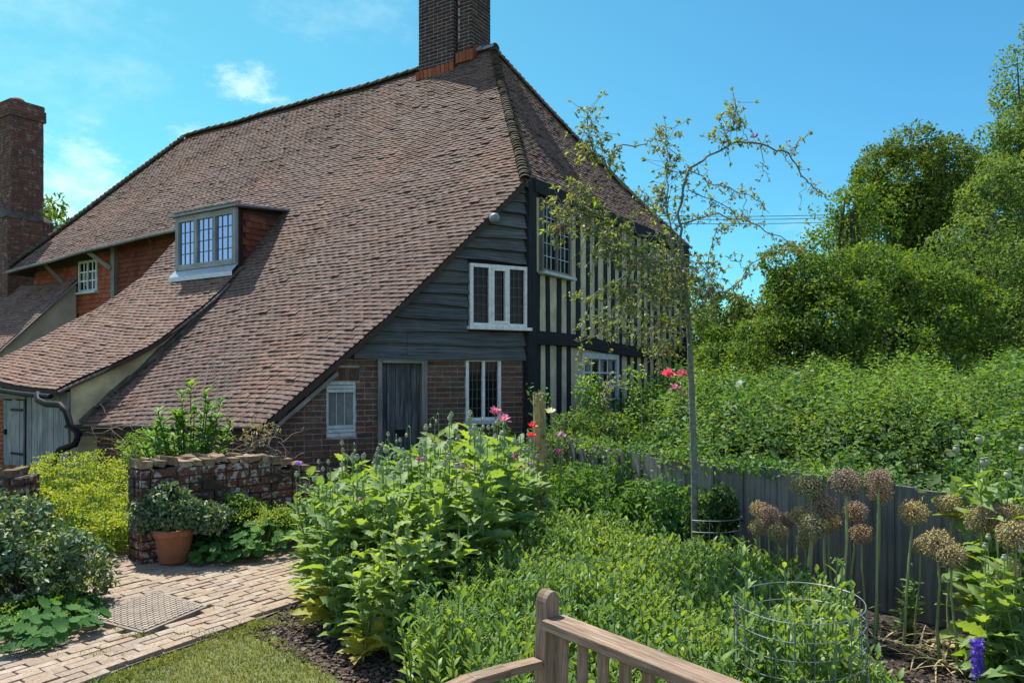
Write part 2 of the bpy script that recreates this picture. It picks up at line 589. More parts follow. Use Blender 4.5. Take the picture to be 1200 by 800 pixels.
M['blackdoor'] = woodmat('dark_door', (.018, .02, .024), (.07, .078, .085), (.19, .21, .22), gs=(2, 30))
M['fence'] = woodmat('fence_boards', (.10, .10, .085), (.19, .19, .165), (.30, .295, .255), gs=(1.2, 40))
M['bench'] = woodmat('bench_wood', (.13, .085, .055), (.29, .20, .135), (.46, .355, .26), gs=(6, 70), bmp=1.0)
M['postwood'] = woodmat('post_wood', (.26, .17, .08), (.44, .30, .15), (.58, .43, .24), gs=(4, 60))
M['plaster'] = flatmat('panel_plaster', (.54, .48, .32), .9, var=.35, scale=3.5, bmp=.15)
M['cream'] = flatmat('cream_render', (.55, .46, .28), .9, var=.5, scale=2.5, bmp=.3)
M['render'] = flatmat('grey_render', (.45, .40, .33), .9, var=.25, scale=3, bmp=.2)
M['whitepaint'] = flatmat('white_paint', (.72, .72, .68), .5, var=.25, scale=20)
M['bluepaint'] = flatmat('pale_blue_paint', (.50, .56, .56), .6, var=.3, scale=15)
M['lead'] = flatmat('lead', (.22, .25, .28), .5, metal=.2, var=.3)
M['leadbar'] = flatmat('lead_bars', (.10, .10, .10), .5, var=.2)
M['gutterm'] = flatmat('grey_gutter', (.24, .24, .23), .6, var=.4)
M['iron'] = flatmat('black_iron', (.010, .011, .012), .6, spec=.12, var=.3)
M['wire'] = flatmat('galvanised_wire', (.27, .29, .29), .5, metal=.5, var=.3)
M['terracotta'] = flatmat('terracotta', (.33, .125, .06), .8, var=.4, scale=6, bmp=.2)
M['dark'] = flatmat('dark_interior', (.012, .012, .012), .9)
M['curtain'] = flatmat('curtain', (.20, .215, .21), .9, var=.4, scale=8)
def glassmat(name, c, rough=.05):
    m, t, b, o = newmat(name)
    b.inputs['Base Color'].default_value = (*c, 1); b.inputs['Roughness'].default_value = rough
    b.inputs['Specular IOR Level'].default_value = .14
    nz = noise(t, 3.0, 2, vec_=posn(t)); bump(t, b, nz.outputs[0], .12, .02)
    return m
M['glass'] = glassmat('window_glass', (.008, .009, .010))
M['skyglass'] = glassmat('leaded_glass', (.25, .36, .5), .08)  # blue of the reflected sky put into the base colour, strengthened by metallic
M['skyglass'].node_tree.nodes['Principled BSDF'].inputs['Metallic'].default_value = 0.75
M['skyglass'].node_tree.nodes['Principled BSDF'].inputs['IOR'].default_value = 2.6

# foliage materials
L = {}
L['euphgreen'] = leafmat('bright_shoot_leaf', [(.13, .24, .04), (.20, .32, .05), (.16, .27, .05)], .5, .4)
L['rusty'] = leafmat('rusty_leaf', [(.16, .15, .05), (.20, .12, .05), (.12, .17, .05), (.24, .21, .08)], .6, .3, spec=.2)
L['poppy'] = leafmat('poppy_leaf', [(.13, .21, .085), (.18, .28, .10), (.25, .36, .11), (.15, .25, .14), (.33, .44, .11)], .6, .38, spec=.3)
L['poppyyellow'] = leafmat('poppy_leaf_yellow', [(.20, .26, .05), (.42, .40, .06), (.30, .33, .06), (.35, .24, .06)], .6, .4)
L['sedum'] = leafmat('sedum_leaf', [(.11, .19, .05), (.16, .26, .06), (.21, .33, .075), (.12, .22, .08), (.26, .36, .085), (.17, .27, .06)], .45, .32, spec=.35)
L['mix'] = leafmat('border_leaf', [(.055, .13, .04), (.085, .19, .05), (.13, .25, .055), (.07, .16, .055)], .55, .34, spec=.25)
L['bramble'] = leafmat('bramble_leaf', [(.06, .12, .035), (.10, .18, .045), (.15, .23, .05), (.075, .15, .045), (.19, .26, .06)], .6, .33, spec=.2)
L['treeA'] = leafmat('ivy_tree_leaf', [(.06, .105, .02), (.10, .155, .026), (.15, .205, .032), (.07, .12, .022)], .6, .3, spec=.2)
L['treeB'] = leafmat('hedgerow_leaf', [(.045, .10, .028), (.08, .15, .035), (.15, .24, .05), (.07, .13, .035), (.20, .27, .06)], .6, .38, spec=.2)
L['treeC'] = leafmat('grey_green_leaf', [(.06, .12, .045), (.10, .17, .06), (.18, .25, .085), (.085, .15, .05)], .6, .38, spec=.2)
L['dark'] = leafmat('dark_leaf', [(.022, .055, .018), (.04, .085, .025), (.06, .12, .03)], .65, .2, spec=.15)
L['apple'] = leafmat('apple_leaf', [(.15, .20, .09), (.20, .25, .11), (.27, .31, .15), (.13, .16, .09), (.26, .22, .13)], .5, .38)
L['appleyoung'] = leafmat('apple_leaf_young', [(.20, .30, .04), (.28, .36, .05)], .5, .4)
L['euph'] = leafmat('yellow_herb_leaf', [(.26, .32, .03), (.38, .42, .04), (.18, .28, .04), (.44, .43, .05)], .6, .35)
L['fern'] = leafmat('feathery_leaf', [(.16, .28, .04), (.24, .36, .05), (.12, .22, .04)], .6, .35)
L['varieg'] = leafmat('variegated_leaf', [(.05, .10, .05), (.09, .16, .08), (.13, .21, .10), (.06, .12, .06), (.10, .17, .09), (.44, .50, .32)], .5, .2)
L['mantle'] = leafmat('mantle_leaf', [(.04, .12, .03), (.065, .17, .04), (.09, .21, .045)], .7, .3, spec=.15)
L['lime'] = leafmat('lime_flower', [(.28, .36, .06), (.22, .32, .07), (.36, .42, .09)], .6, .3)
L['glossy'] = leafmat('glossy_shrub_leaf', [(.05, .14, .03), (.09, .21, .035), (.14, .29, .045), (.19, .35, .05)], .55, .35, spec=.25)
L['grass'] = leafmat('lawn_grass', [(.15, .21, .05), (.22, .27, .07), (.32, .31, .11), (.19, .25, .06), (.40, .36, .17)], .6, .3)
L['stem'] = flatmat('green_stem', (.16, .26, .09), .6)
L['allstem'] = flatmat('allium_stem', (.28, .34, .13), .6, var=.3)
L['allpod'] = leafmat('allium_pod', [(.42, .37, .14), (.52, .45, .19), (.33, .29, .13), (.36, .26, .18)], .7, .15, tcol=(1, 1, .7))
L['allpurple'] = leafmat('allium_pod_purple', [(.33, .22, .18), (.38, .28, .20), (.36, .30, .15)], .7, .15, tcol=(1, .8, .9))
L['pod'] = flatmat('poppy_pod', (.34, .38, .22), .6)
L['bark'] = flatmat('young_bark', (.19, .20, .16), .85, var=.5, scale=30, bmp=.5)
L['bark2'] = flatmat('tree_bark', (.09, .075, .055), .9, var=.4, scale=8, bmp=.6)
L['twig'] = flatmat('dry_twig', (.32, .27, .19), .9)
L['pink'] = leafmat('pink_petal', [(.75, .10, .28), (.85, .22, .38), (.68, .06, .20)], .5, .35, tcol=(1.2, .8, .9))
L['palepink'] = leafmat('pale_pink_petal', [(.85, .30, .42), (.88, .45, .52)], .5, .35, tcol=(1.1, .9, .9))
L['redp'] = leafmat('red_petal', [(.75, .03, .05), (.8, .08, .10)], .5, .3, tcol=(1.2, .6, .6))
L['magenta'] = leafmat('magenta_petal', [(.45, .06, .30), (.60, .10, .42), (.38, .12, .34)], .5, .35, tcol=(1.1, .8, 1))
L['lilac'] = leafmat('lilac_petal', [(.55, .30, .55), (.65, .50, .62), (.42, .16, .45)], .5, .35, tcol=(1, .9, 1))
L['violet'] = leafmat('violet_petal', [(.13, .08, .55), (.22, .12, .65), (.30, .16, .6)], .5, .3, tcol=(1, .8, 1.1))
L['white'] = leafmat('white_petal', [(.75, .78, .72), (.65, .7, .62)], .5, .35, tcol=(1, 1, .9))
L['orangep'] = leafmat('orange_petal', [(.8, .32, .04), (.85, .40, .06)], .5, .3, tcol=(1, .9, .6))
L['straw'] = leafmat('straw_leaf', [(.42, .36, .18), (.50, .42, .24), (.34, .28, .14)], .7, .25, tcol=(1, 1, .7))

# ------------------------------------------------------------------ ground
def groundmat():
    m, t, b, o = newmat('garden_soil')
    n1 = noise(t, 1.5, 6, .6, posn(t)); n2 = noise(t, 50, 6, .7, posn(t))
    c = ramp(t, [(.035, .026, .02), (.075, .056, .042), (.13, .10, .078)], n2.outputs[0], [.35, .5, .7]).outputs[0]
    c = mix(t, c, (.6, .62, .55), mrange(t, n1.outputs[0], .4, .6), 'MULTIPLY')
    t.links.new(c, b.inputs['Base Color']); b.inputs['Roughness'].default_value = .95
    bump(t, b, n2.outputs[0], .9, .03)
    return m
def lawnmat():
    m, t, b, o = newmat('lawn_ground')
    n1 = noise(t, 1.2, 5, .6, posn(t)); n2 = noise(t, 120, 5, .7, posn(t))
    c = ramp(t, [(.07, .085, .03), (.14, .16, .05), (.22, .21, .09)], n2.outputs[0], [.3, .5, .7]).outputs[0]
    c = mix(t, c, (.75, .8, .6), mrange(t, n1.outputs[0], .4, .6), 'MULTIPLY')
    t.links.new(c, b.inputs['Base Color']); b.inputs['Roughness'].default_value = .95
    bump(t, b, n2.outputs[0], .6, .02)
    return m
def farmat():
    m, t, b, o = newmat('field_ground')
    n1 = noise(t, .15, 5, .6, posn(t)); n2 = noise(t, 8, 6, .7, posn(t))
    c = ramp(t, [(.045, .075, .022), (.08, .12, .035), (.12, .15, .05)], n2.outputs[0], [.3, .5, .7]).outputs[0]
    c = mix(t, c, (1.3, 1.2, .9), mrange(t, n1.outputs[0], .4, .6), 'MULTIPLY')
    t.links.new(c, b.inputs['Base Color']); b.inputs['Roughness'].default_value = .95
    bump(t, b, n2.outputs[0], .6, .05)
    return m
g = MB(); g.poly([(-500, -500, -.012), (500, -500, -.012), (500, 500, -.012), (-500, 500, -.012)])
tag(g.build('ground', farmat()), kind='structure')
# soil of the garden beds
g = MB(); g.poly([(-6.2, 4.2, -.006), (-2.2, 1.0, -.006), (7, 0.6, -.006), (9, 8, -.006), (3, 12.4, -.006), (-4, 13, -.006), (-6.2, 10.5, -.006)])
tag(g.build('garden_soil', groundmat()), kind='structure')
# lawn
lawn_poly = [gp(20, 845)[:2], gp(150, 785)[:2], gp(270, 742)[:2], gp(318, 742)[:2], gp(352, 765)[:2], gp(400, 800)[:2], (-.85, 2.6), (-.9, -3), (-8, -3), (-8, 1.2)]
g = MB(); g.poly([(float(x), float(y), .004) for x, y in lawn_poly])
tag(g.build('lawn', lawnmat()), kind='structure')

def in_poly(P, poly):
    x, y = P[:, 0], P[:, 1]; ins = np.zeros(len(P), bool); n = len(poly)
    for i in range(n):
        x1, y1 = poly[i]; x2, y2 = poly[(i + 1) % n]
        c = ((y1 > y) != (y2 > y)) & (x < (x2 - x1) * (y - y1) / (y2 - y1 + 1e-12) + x1)
        ins ^= c
    return ins

# brick path: real bricks laid over a sand sheet
PD = unit(vec(.56, .83, 0)); PN = vec(PD[1], -PD[0], 0)
path_poly = [gp(-80, 850)[:2], gp(20, 838)[:2], gp(150, 781)[:2], gp(270, 740)[:2], gp(330, 715)[:2], (-.9, 5.9), (-.8, 6.9), (-1.6, 7.3), (-2.95, 6.45), (-3.35, 6.75), (-3.9, 7.6), (-6.8, 10.2), (-7.8, 9.6), (-4.6, 6.8), (-3.7, 5.6), (-4.2, 4.2), (-5.5, 3.6)]
g = MB(); g.poly([(float(x), float(y), .006) for x, y in path_poly])
tag(g.build('path_bed', flatmat('path_sand', (.20, .17, .13), .95, var=.5, scale=25, bmp=.5)), kind='structure')
M['paver'] = brickmat('path_brick', [(.31, .235, .165), (.36, .275, .195), (.28, .22, .165), (.38, .30, .22), (.33, .235, .165), (.29, .25, .20)], lich=(.40, .37, .30), lamt=.5, llo=.54)
cover_c = (gp(100, 728) + gp(240, 716) + gp(165, 745) + gp(185, 698)) / 4
cov_corners = [gp(98, 728), gp(168, 747), gp(241, 716), gp(182, 698)]
cov_poly = [tuple(c[:2]) for c in cov_corners]
g = MB()
o0 = vec(-3.3, 4.0, 0)
for j in range(-40, 54):
    off = (j % 2) * .11 + random.random() * .04
    for i in range(-20, 44):
        c = o0 + PD * (i * .221 + off) + PN * (j * .0765) + PN * .012 * math.sin(i * .7)
        cc = np.array([c[:2]])
        if not in_poly(cc, path_poly)[0]: continue
        if in_poly(np.array([cover_c[:2] + (c[:2] - cover_c[:2]) / 1.13]), cov_poly)[0]: continue
        a = (random.random() - .5) * .05
        ax = PD * math.cos(a) + PN * math.sin(a); ay = PN * math.cos(a) - PD * math.sin(a)
        tz = (RNG.random(2) - .5) * .02
        ax = unit(ax + UP * tz[0]); ay = unit(ay + UP * tz[1])
        hgt = .03 + (random.random() - .5) * .006
        g.box(c + UP * (hgt - .025), ax, ay, UP, .212, .069, .05, jit=.008)
po = g.build('brick_path', M['paver'], bevel=.004)
tag(po, kind='structure')
# drain cover with a raised stud pattern
dc = empty('drain_cover', cover_c, 'square studded grey metal drain cover set in the brick path', 'drain cover')
g = MB()
cz = .033
cc = [c + UP * cz for c in cov_corners]
g.add(cc + [c - UP * .03 for c in cc], [(0, 1, 2, 3), (0, 4, 5, 1), (1, 5, 6, 2), (2, 6, 7, 3), (3, 7, 4, 0)])
for a in range(1, 22):
    for b_ in range(1, 17):
        fa, fb = a / 22, b_ / 17
        p = (1 - fa) * ((1 - fb) * cc[0] + fb * cc[1]) + fa * ((1 - fb) * cc[3] + fb * cc[2])
        d = unit(cc[3] - cc[0]) if (a + b_) % 2 else unit(cc[1] - cc[0])
        g.box(p + UP * .003, d, np.cross(UP, d), UP, .036, .016, .012)
g.build('cover_plate', flatmat('drain_metal', (.34, .28, .22), .75, metal=.1, var=.35, scale=14), dc)
g = MB()
for k in range(4):
    g.beam(cc[k] - UP * .010, cc[(k + 1) % 4] - UP * .010, .022, .03)
g.build('frame', flatmat('drain_frame', (.24, .19, .15), .7, var=.35), dc)

# ------------------------------------------------------------------ the house
house = empty('timber_framed_house', H(0, 0, 0),
              'old timber framed house with long tiled catslide roof and black boarded side wall', 'house')
def zm(u, w_):
    u = np.asarray(u, float); w_ = np.asarray(w_, float)
    z = np.where(w_ >= 0, 4.72 + 1.10 * w_, np.where(w_ > -2, 4.72 + 1.13 * w_, 4.72 - 2.26 + 1.03 * (w_ + 2)))
    z = z - .045 * np.clip(u - 2, 0, 4) * np.clip(-w_ / 3.3, 0, 1)
    z = z + .030 * np.sin(u * 1.1 + 1.0) * np.sin(w_ * .9 + .6) + .010 * np.sin(u * 2.7 + w_ * 1.7)
    # the ridge sags between its ends
    z = z - .03 * smooth(0, 3.4, w_) * np.sin(np.clip((u - 4) / 8.5, 0, 1) * math.pi)
    return z
def wshift(u, w_):
    return w_ - .4 * np.clip((u - 8.5) / 6.5, 0, 1.2) * (1 - smooth(.15, 2.0, w_))
def surf_main(u, w_):
    w2 = wshift(u, w_)
    return C0 + np.multiply.outer(u, RD) + np.multiply.outer(w2, BD) + np.multiply.outer(zm(u, w2), UP)
EXW = [-4.2, -3.65, -3.0, -2.4, -1.7, -1.0, 0.0]; EXZ = [1.05, 1.40, 1.83, 2.25, 2.84, 3.58, 4.72]
def surf_ext(u, w_):
    z = np.interp(w_, EXW, EXZ) + .02 * np.sin(u * 2 + w_) + .02 * np.sin(w_ * 3) + .07 * np.clip(np.asarray(u) - 6.2, -1, 3) * smooth(-1.2, -2.4, w_)
    return C0 + np.multiply.outer(u, RD) + np.multiply.outer(w_, BD) + np.multiply.outer(z, UP)
def surf_b(u, w_):
    z = 4.07 + 1.04 * (w_ - .35) + .02 * np.sin(u * 2.3 + w_ * 2)
    return C0 + np.multiply.outer(u, RD) + np.multiply.outer(w_, BD) + np.multiply.outer(z, UP)
HU0, HW0 = -.06, -.20
def hipz(u):
    return 4.52 + (8.46 - 4.52) / (2.93 - HU0) * (u - HU0) - .12 * np.sin(np.clip((u - HU0) / 3, 0, 1) * math.pi)
def surf_hip(w_, u):      # runs along w, climbs with u
    z = hipz(u) + .015 * np.sin(w_ * 2.1)
    return C0 + np.multiply.outer(u, RD) + np.multiply.outer(w_, BD) + np.multiply.outer(z, UP)
def surf_hipl(w_, v):     # far-left hip: v=0 at eave, 1 at ridge
    u = 15.7 - 2.2 * v; z = 4.35 + 4.0 * v
    return C0 + np.multiply.outer(u, RD) + np.multiply.outer(w_, BD) + np.multiply.outer(z, UP)
def surf_back(u, w_):
    z = 8.46 - 1.12 * (w_ - 3.4) - .03 * np.sin(np.clip((u - 4) / 8.5, 0, 1) * math.pi) * (1 - smooth(3.4, 7, w_))
    return C0 + np.multiply.outer(u, RD) + np.multiply.outer(w_, BD) + np.multiply.outer(z, UP)

def tiles(surf, v0, v1, amin, amax, name, mat, parent, gauge=.082, tw=.168, lift=.02, under=True, flip=False):
    """courses run along the first parameter, climbing with the second (v)"""
    nv = 200
    vs = np.linspace(v0, v1, nv)
    mid = .5 * (amin((v0 + v1) / 2) + amax((v0 + v1) / 2))
    P = surf(np.full(nv, mid), vs)
    s_ = np.concatenate([[0], np.cumsum(np.linalg.norm(np.diff(P, axis=0), axis=1))])
    n = max(1, int(round(s_[-1] / gauge)))
    cv = np.interp(np.arange(n + 1) * s_[-1] / n, s_, vs)
    fm = FM()
    for k in range(n):
        va, vb = cv[k], cv[min(k + 1, n)]
        vb2 = va + (vb - va) * 1.35
        a0, a1 = amin(va), amax(va)
        if a1 - a0 < .05: continue
        m = max(1, int(round((a1 - a0) / tw)))
        e = a0 + (np.arange(m + 1)) * (a1 - a0) / m
        if k % 2 and m > 2:
            e = np.concatenate([[a0], (e[:-1] + e[1:]) / 2, [a1]])
        e = e.copy(); m = len(e) - 1
        e[1:-1] += (RNG.random(m - 1) - .5) * .014
        gap = .0012
        l, r_ = e[:-1] + gap, e[1:] - gap
        jv = (RNG.random(m) - .5) * (vb - va) * .07
        lf = lift * (.75 + .6 * RNG.random(m)) + (RNG.random(m) < .04) * .012
        tl = (RNG.random(m) - .5) * .008
        A = surf(l, np.full(m, va) + jv); B = surf(r_, np.full(m, va) + jv)
        Cc = surf(r_, np.full(m, vb2)); Dd = surf(l, np.full(m, vb2))
        nn = unit(np.cross(B - A, Dd - A)); nn = nn * np.sign(nn[:, 2:3] + 1e-9)
        A2 = A + nn * (lf + tl)[:, None]; B2 = B + nn * (lf - tl)[:, None]
        # cambered tile: a middle column lifted a little
        Mb = (A + B) / 2; Mt = (Cc + Dd) / 2
        cam_ = .006
        M2 = (A2 + B2) / 2 + nn * cam_; Mt2 = Mt + nn * (cam_ + .003)
        Cc = Cc + nn * .003; Dd = Dd + nn * .003
        th = .013
        A1 = A2 - nn * th; B1 = B2 - nn * th; M1 = M2 - nn * th
        V = np.stack([A2, M2, B2, Dd, Mt2, Cc, A1, M1, B1], 1).reshape(-1, 3)
        base = np.arange(m)[:, None] * 9
        f4 = [base + [0, 1, 4, 3], base + [1, 2, 5, 4], base + [6, 7, 1, 0], base + [7, 8, 2, 1]]
        f3 = [base + [6, 0, 3], base + [8, 5, 2]]
        fm.add(V, f3=np.concatenate(f3), f4=np.concatenate(f4))
    o = fm.build(name, mat, parent, smooth_=False)
    if under:
        g = MB(); nn_ = 14
        vv = np.linspace(v0, v1, nn_)
        for i in range(nn_ - 1):
            ks = 12
            ra = np.linspace(amin(vv[i]), amax(vv[i]), ks); rb = np.linspace(amin(vv[i + 1]), amax(vv[i + 1]), ks)
            Pa = surf(ra, np.full(ks, vv[i])) - UP * .012; Pb = surf(rb, np.full(ks, vv[i + 1])) - UP * .012
            for j in range(ks - 1):
                g.add([Pa[j], Pa[j + 1], Pb[j + 1], Pb[j]], [(0, 1, 2, 3)])
                g.add([Pa[j] - UP * .07, Pa[j + 1] - UP * .07, Pb[j + 1] - UP * .07, Pb[j] - UP * .07], [(3, 2, 1, 0)])
            g.add([Pa[0], Pa[0] - UP * .07, Pb[0] - UP * .07, Pb[0]], [(0, 1, 2, 3)])
            g.add([Pa[-1], Pa[-1] - UP * .07, Pb[-1] - UP * .07, Pb[-1]], [(3, 2, 1, 0)])
            if i == 0:
                for j in range(ks - 1):
                    g.add([Pa[j], Pa[j] - UP * .07, Pa[j + 1] - UP * .07, Pa[j + 1]], [(0, 1, 2, 3)])
        g.build('roof_boarding', M['under'], o)
    return o
def hipu(w_):  # near hip line
    return HU0 + (2.93 - HU0) * np.clip((w_ - HW0) / (3.4 - HW0), 0, 1)
def verge(w_):
    return -.591 * w_ - .17
tiles(surf_main, .15, 3.4, lambda v: hipu(v), lambda v: 15.7 - 2.2 * np.clip((v + .25) / 3.65, 0, 1), 'roof', M['tile'], house)
tiles(surf_main, -1.0, .15, lambda v: hipu(v) if v > HW0 else verge(v), lambda v: 8.5, 'roof', M['tile'], house)
def ur(v): return 5.27 + max(0.0, -1.5 - v) * .45
tiles(surf_main, -3.42, -1.0, lambda v: verge(v), lambda v: ur(v) + .22, 'roof', M['tile'], house)
tiles(surf_ext, -3.66, -1.02, lambda v: ur(v) + .03 * math.sin(v * 3), lambda v: 8.52 + max(0.0, -1 - v) * .4, 'shed_roof', M['tile2'], house)
tiles(surf_b, -3.2, .33, lambda v: 13.45, lambda v: 19.5, 'side_roof', M['tile2'], house)
tiles(surf_hip, HU0, 2.93, lambda v: HW0 + (3.4 - HW0) * (v - HU0) / (2.93 - HU0), lambda v: 7.05 - (7.05 - 3.4) * (v - HU0) / (2.93 - HU0), 'hip_roof', M['tile'], house)
tiles(surf_hipl, 0.0, 1.0, lambda v: -.25 + 3.65 * v, lambda v: 7.05 - 3.65 * v, 'far_hip_roof', M['tile'], house)
tiles(surf_back, 3.4, 7.05, lambda v: 2.93 - 2.99 * (v - 3.4) / 3.65, lambda v: 13.5 + 2.2 * (v - 3.4) / 3.65, 'back_roof', M['tile'], house, gauge=.2, tw=.34)

def bonnets(path, name, mat, parent, rad=.11, step=.13, wob=.012):
    """row of half-round hip or ridge tiles following a path of points"""
    path = np.asarray(path, float)
    s_ = np.concatenate([[0], np.cumsum(np.linalg.norm(np.diff(path, axis=0), axis=1))])
    n = int(s_[-1] / step)
    fm = FM()
    for k in range(n):
        a = np.array([np.interp(k * step, s_, path[:, i]) for i in range(3)])
        b_ = np.array([np.interp(min(k * step + step * 1.3, s_[-1]), s_, path[:, i]) for i in range(3)])
        d = unit(b_ - a); sx = unit(np.cross(d, UP)); n_ = np.cross(sx, d)
        sx = sx * (1 if n_[2] > 0 else -1); n_ = n_ * np.sign(n_[2])
        a = a + (RNG.random(3) - .5) * wob
        th = np.linspace(-.15, math.pi + .15, 8)
        r0, r1 = rad * 1.08, rad * .9
        V = []
        for (p, r_) in ((a + n_ * .015, r0), (b_, r1), (a + n_ * .015, r0 - .015)):
            V.append(p + r_ * (np.cos(th)[:, None] * sx + np.sin(th)[:, None] * n_ * .8))
        V = np.concatenate(V)
        i = np.arange(7)
        fm.add(V, f4=np.concatenate([np.stack([i, i + 1, i + 9, i + 8], 1), np.stack([i + 16, i + 17, i + 1, i], 1)]))
    return fm.build(name, mat, parent, smooth_=False)
ws = np.linspace(HW0, 3.4, 30)
hp = np.array([C0 + hipu(x) * RD + x * BD + UP * (max(float(zm(hipu(x), x)), float(hipz(hipu(x)))) + .005) for x in ws])
bonnets(hp, 'hip_tiles', M['hiptile'], house, .085, .09, .02)
us = np.linspace(4.6, 13.72, 40)
bonnets(np.array([surf_main(np.array([x]), np.array([3.4]))[0] + UP * .02 for x in us]), 'ridge_tiles', M['hiptile'], house, .11, .3)
bonnets(np.array([surf_main(np.array([x]), np.array([3.4]))[0] + UP * .02 for x in np.linspace(2.85, 3.5, 5)]), 'ridge_tiles', M['lead'], house, .12, .3)
fl = np.array([surf_main(np.array([15.7 - 2.2 * f]), np.array([-.25 + 3.65 * f + .4 * (1 - f) ** 3]))[0] + UP * .03 for f in np.linspace(0.02, 1, 20)])
bonnets(fl, 'hip_tiles', M['hiptile'], house, .11, .14)
bonnets(np.array([H(HU0 + 2.99 * f, 7.05 - 3.65 * f, float(hipz(HU0 + 2.99 * f)) + .01) for f in np.linspace(0, 1, 20)]), 'hip_tiles', M['tile'], house, .10, .12)

# ---- brick facings from single bricks, on a mortar face
def rect_minus(a0, a1, holes):
    segs = [(a0, a1)]
    for h0, h1 in holes:
        ns = []
        for s0, s1 in segs:
            if h1 <= s0 or h0 >= s1: ns.append((s0, s1)); continue
            if h0 > s0: ns.append((s0, h0))
            if h1 < s1: ns.append((h1, s1))
        segs = ns
    return segs
def brick_face(g, org, ax, nrm, a0, a1, z0, z1, holes=(), top=None, proud=.010, bl=.215, bh=.063, jn=.013, rough=.002, headers=.25, bed=.055):
    """ax: along wall, nrm: outward. bricks stand proud of the face plane at org"""
    ch = bh + jn
    n = int(round((z1 - z0) / ch)); ch = (z1 - z0) / n
    for k in range(n):
        zb = z0 + k * ch; zt = zb + ch - jn
        hs = [(h[0], h[1]) for h in holes if zt > h[2] + .01 and zb < h[3] - .01]
        for s0, s1 in rect_minus(a0, a1, hs):
            x = a0 - (k % 2) * (bl + jn) / 2 - .03
            while x < s1:
                L_ = bl if random.random() > headers else bl / 2 - jn / 2
                x0, x1 = max(x, s0), min(x + L_, s1)
                x += L_ + jn
                if x1 - x0 < .025: continue
                tz = zt
                if top is not None:
                    lim = min(top(x0), top(x1))
                    if zb > lim - .02: continue
                    tz = min(zt, lim)
                pr = proud + (random.random() - .5) * rough * 2
                c = org + ax * (x0 + x1) / 2 + UP * (zb + tz) / 2 + nrm * (pr - bed / 2)
                a = (random.random() - .5) * .02
                ax2 = unit(ax + UP * a * .4)
                g.box(c, ax2, nrm, np.cross(ax2, nrm) * (1 if np.cross(ax2, nrm)[2] > 0 else -1), x1 - x0, bed, tz - zb, jit=rough)
def holed_face(g, org, ax, nrm, a0, a1, z0, z1, holes=(), top=None, depth=.12, mi=0, rev=True):
    """flat wall face with openings and their reveals"""
    xs = sorted(set([a0, a1] + [h[0] for h in holes] + [h[1] for h in holes] + list(np.arange(a0, a1, .25))))
    xs = [x for x in xs if a0 <= x <= a1]
    T = top if top is not None else (lambda x: z1)
    for x0, x1 in zip(xs[:-1], xs[1:]):
        if x1 - x0 < 1e-5: continue
        xm = (x0 + x1) / 2
        hs = [(h[2], h[3]) for h in holes if h[0] < xm < h[1]]
        t0, t1 = min(z1, T(x0)), min(z1, T(x1))
        for s0, s1 in rect_minus(z0, max(t0, t1), hs):
            e0, e1 = min(s1, t0), min(s1, t1)
            if max(e0, e1) <= s0: continue
            e0 = max(e0, s0); e1 = max(e1, s0)
            g.add([org + ax * x0 + UP * s0, org + ax * x1 + UP * s0, org + ax * x1 + UP * e1, org + ax * x0 + UP * e0], [(0, 1, 2, 3)], None, mi)
    if rev:
        for h in holes:
            p = [org + ax * h[0] + UP * h[2], org + ax * h[1] + UP * h[2], org + ax * h[1] + UP * h[3], org + ax * h[0] + UP * h[3]]
            q = [x - nrm * depth for x in p]
            for k in range(4):
                g.quad(p[k], p[(k + 1) % 4], q[(k + 1) % 4], q[k], mi)

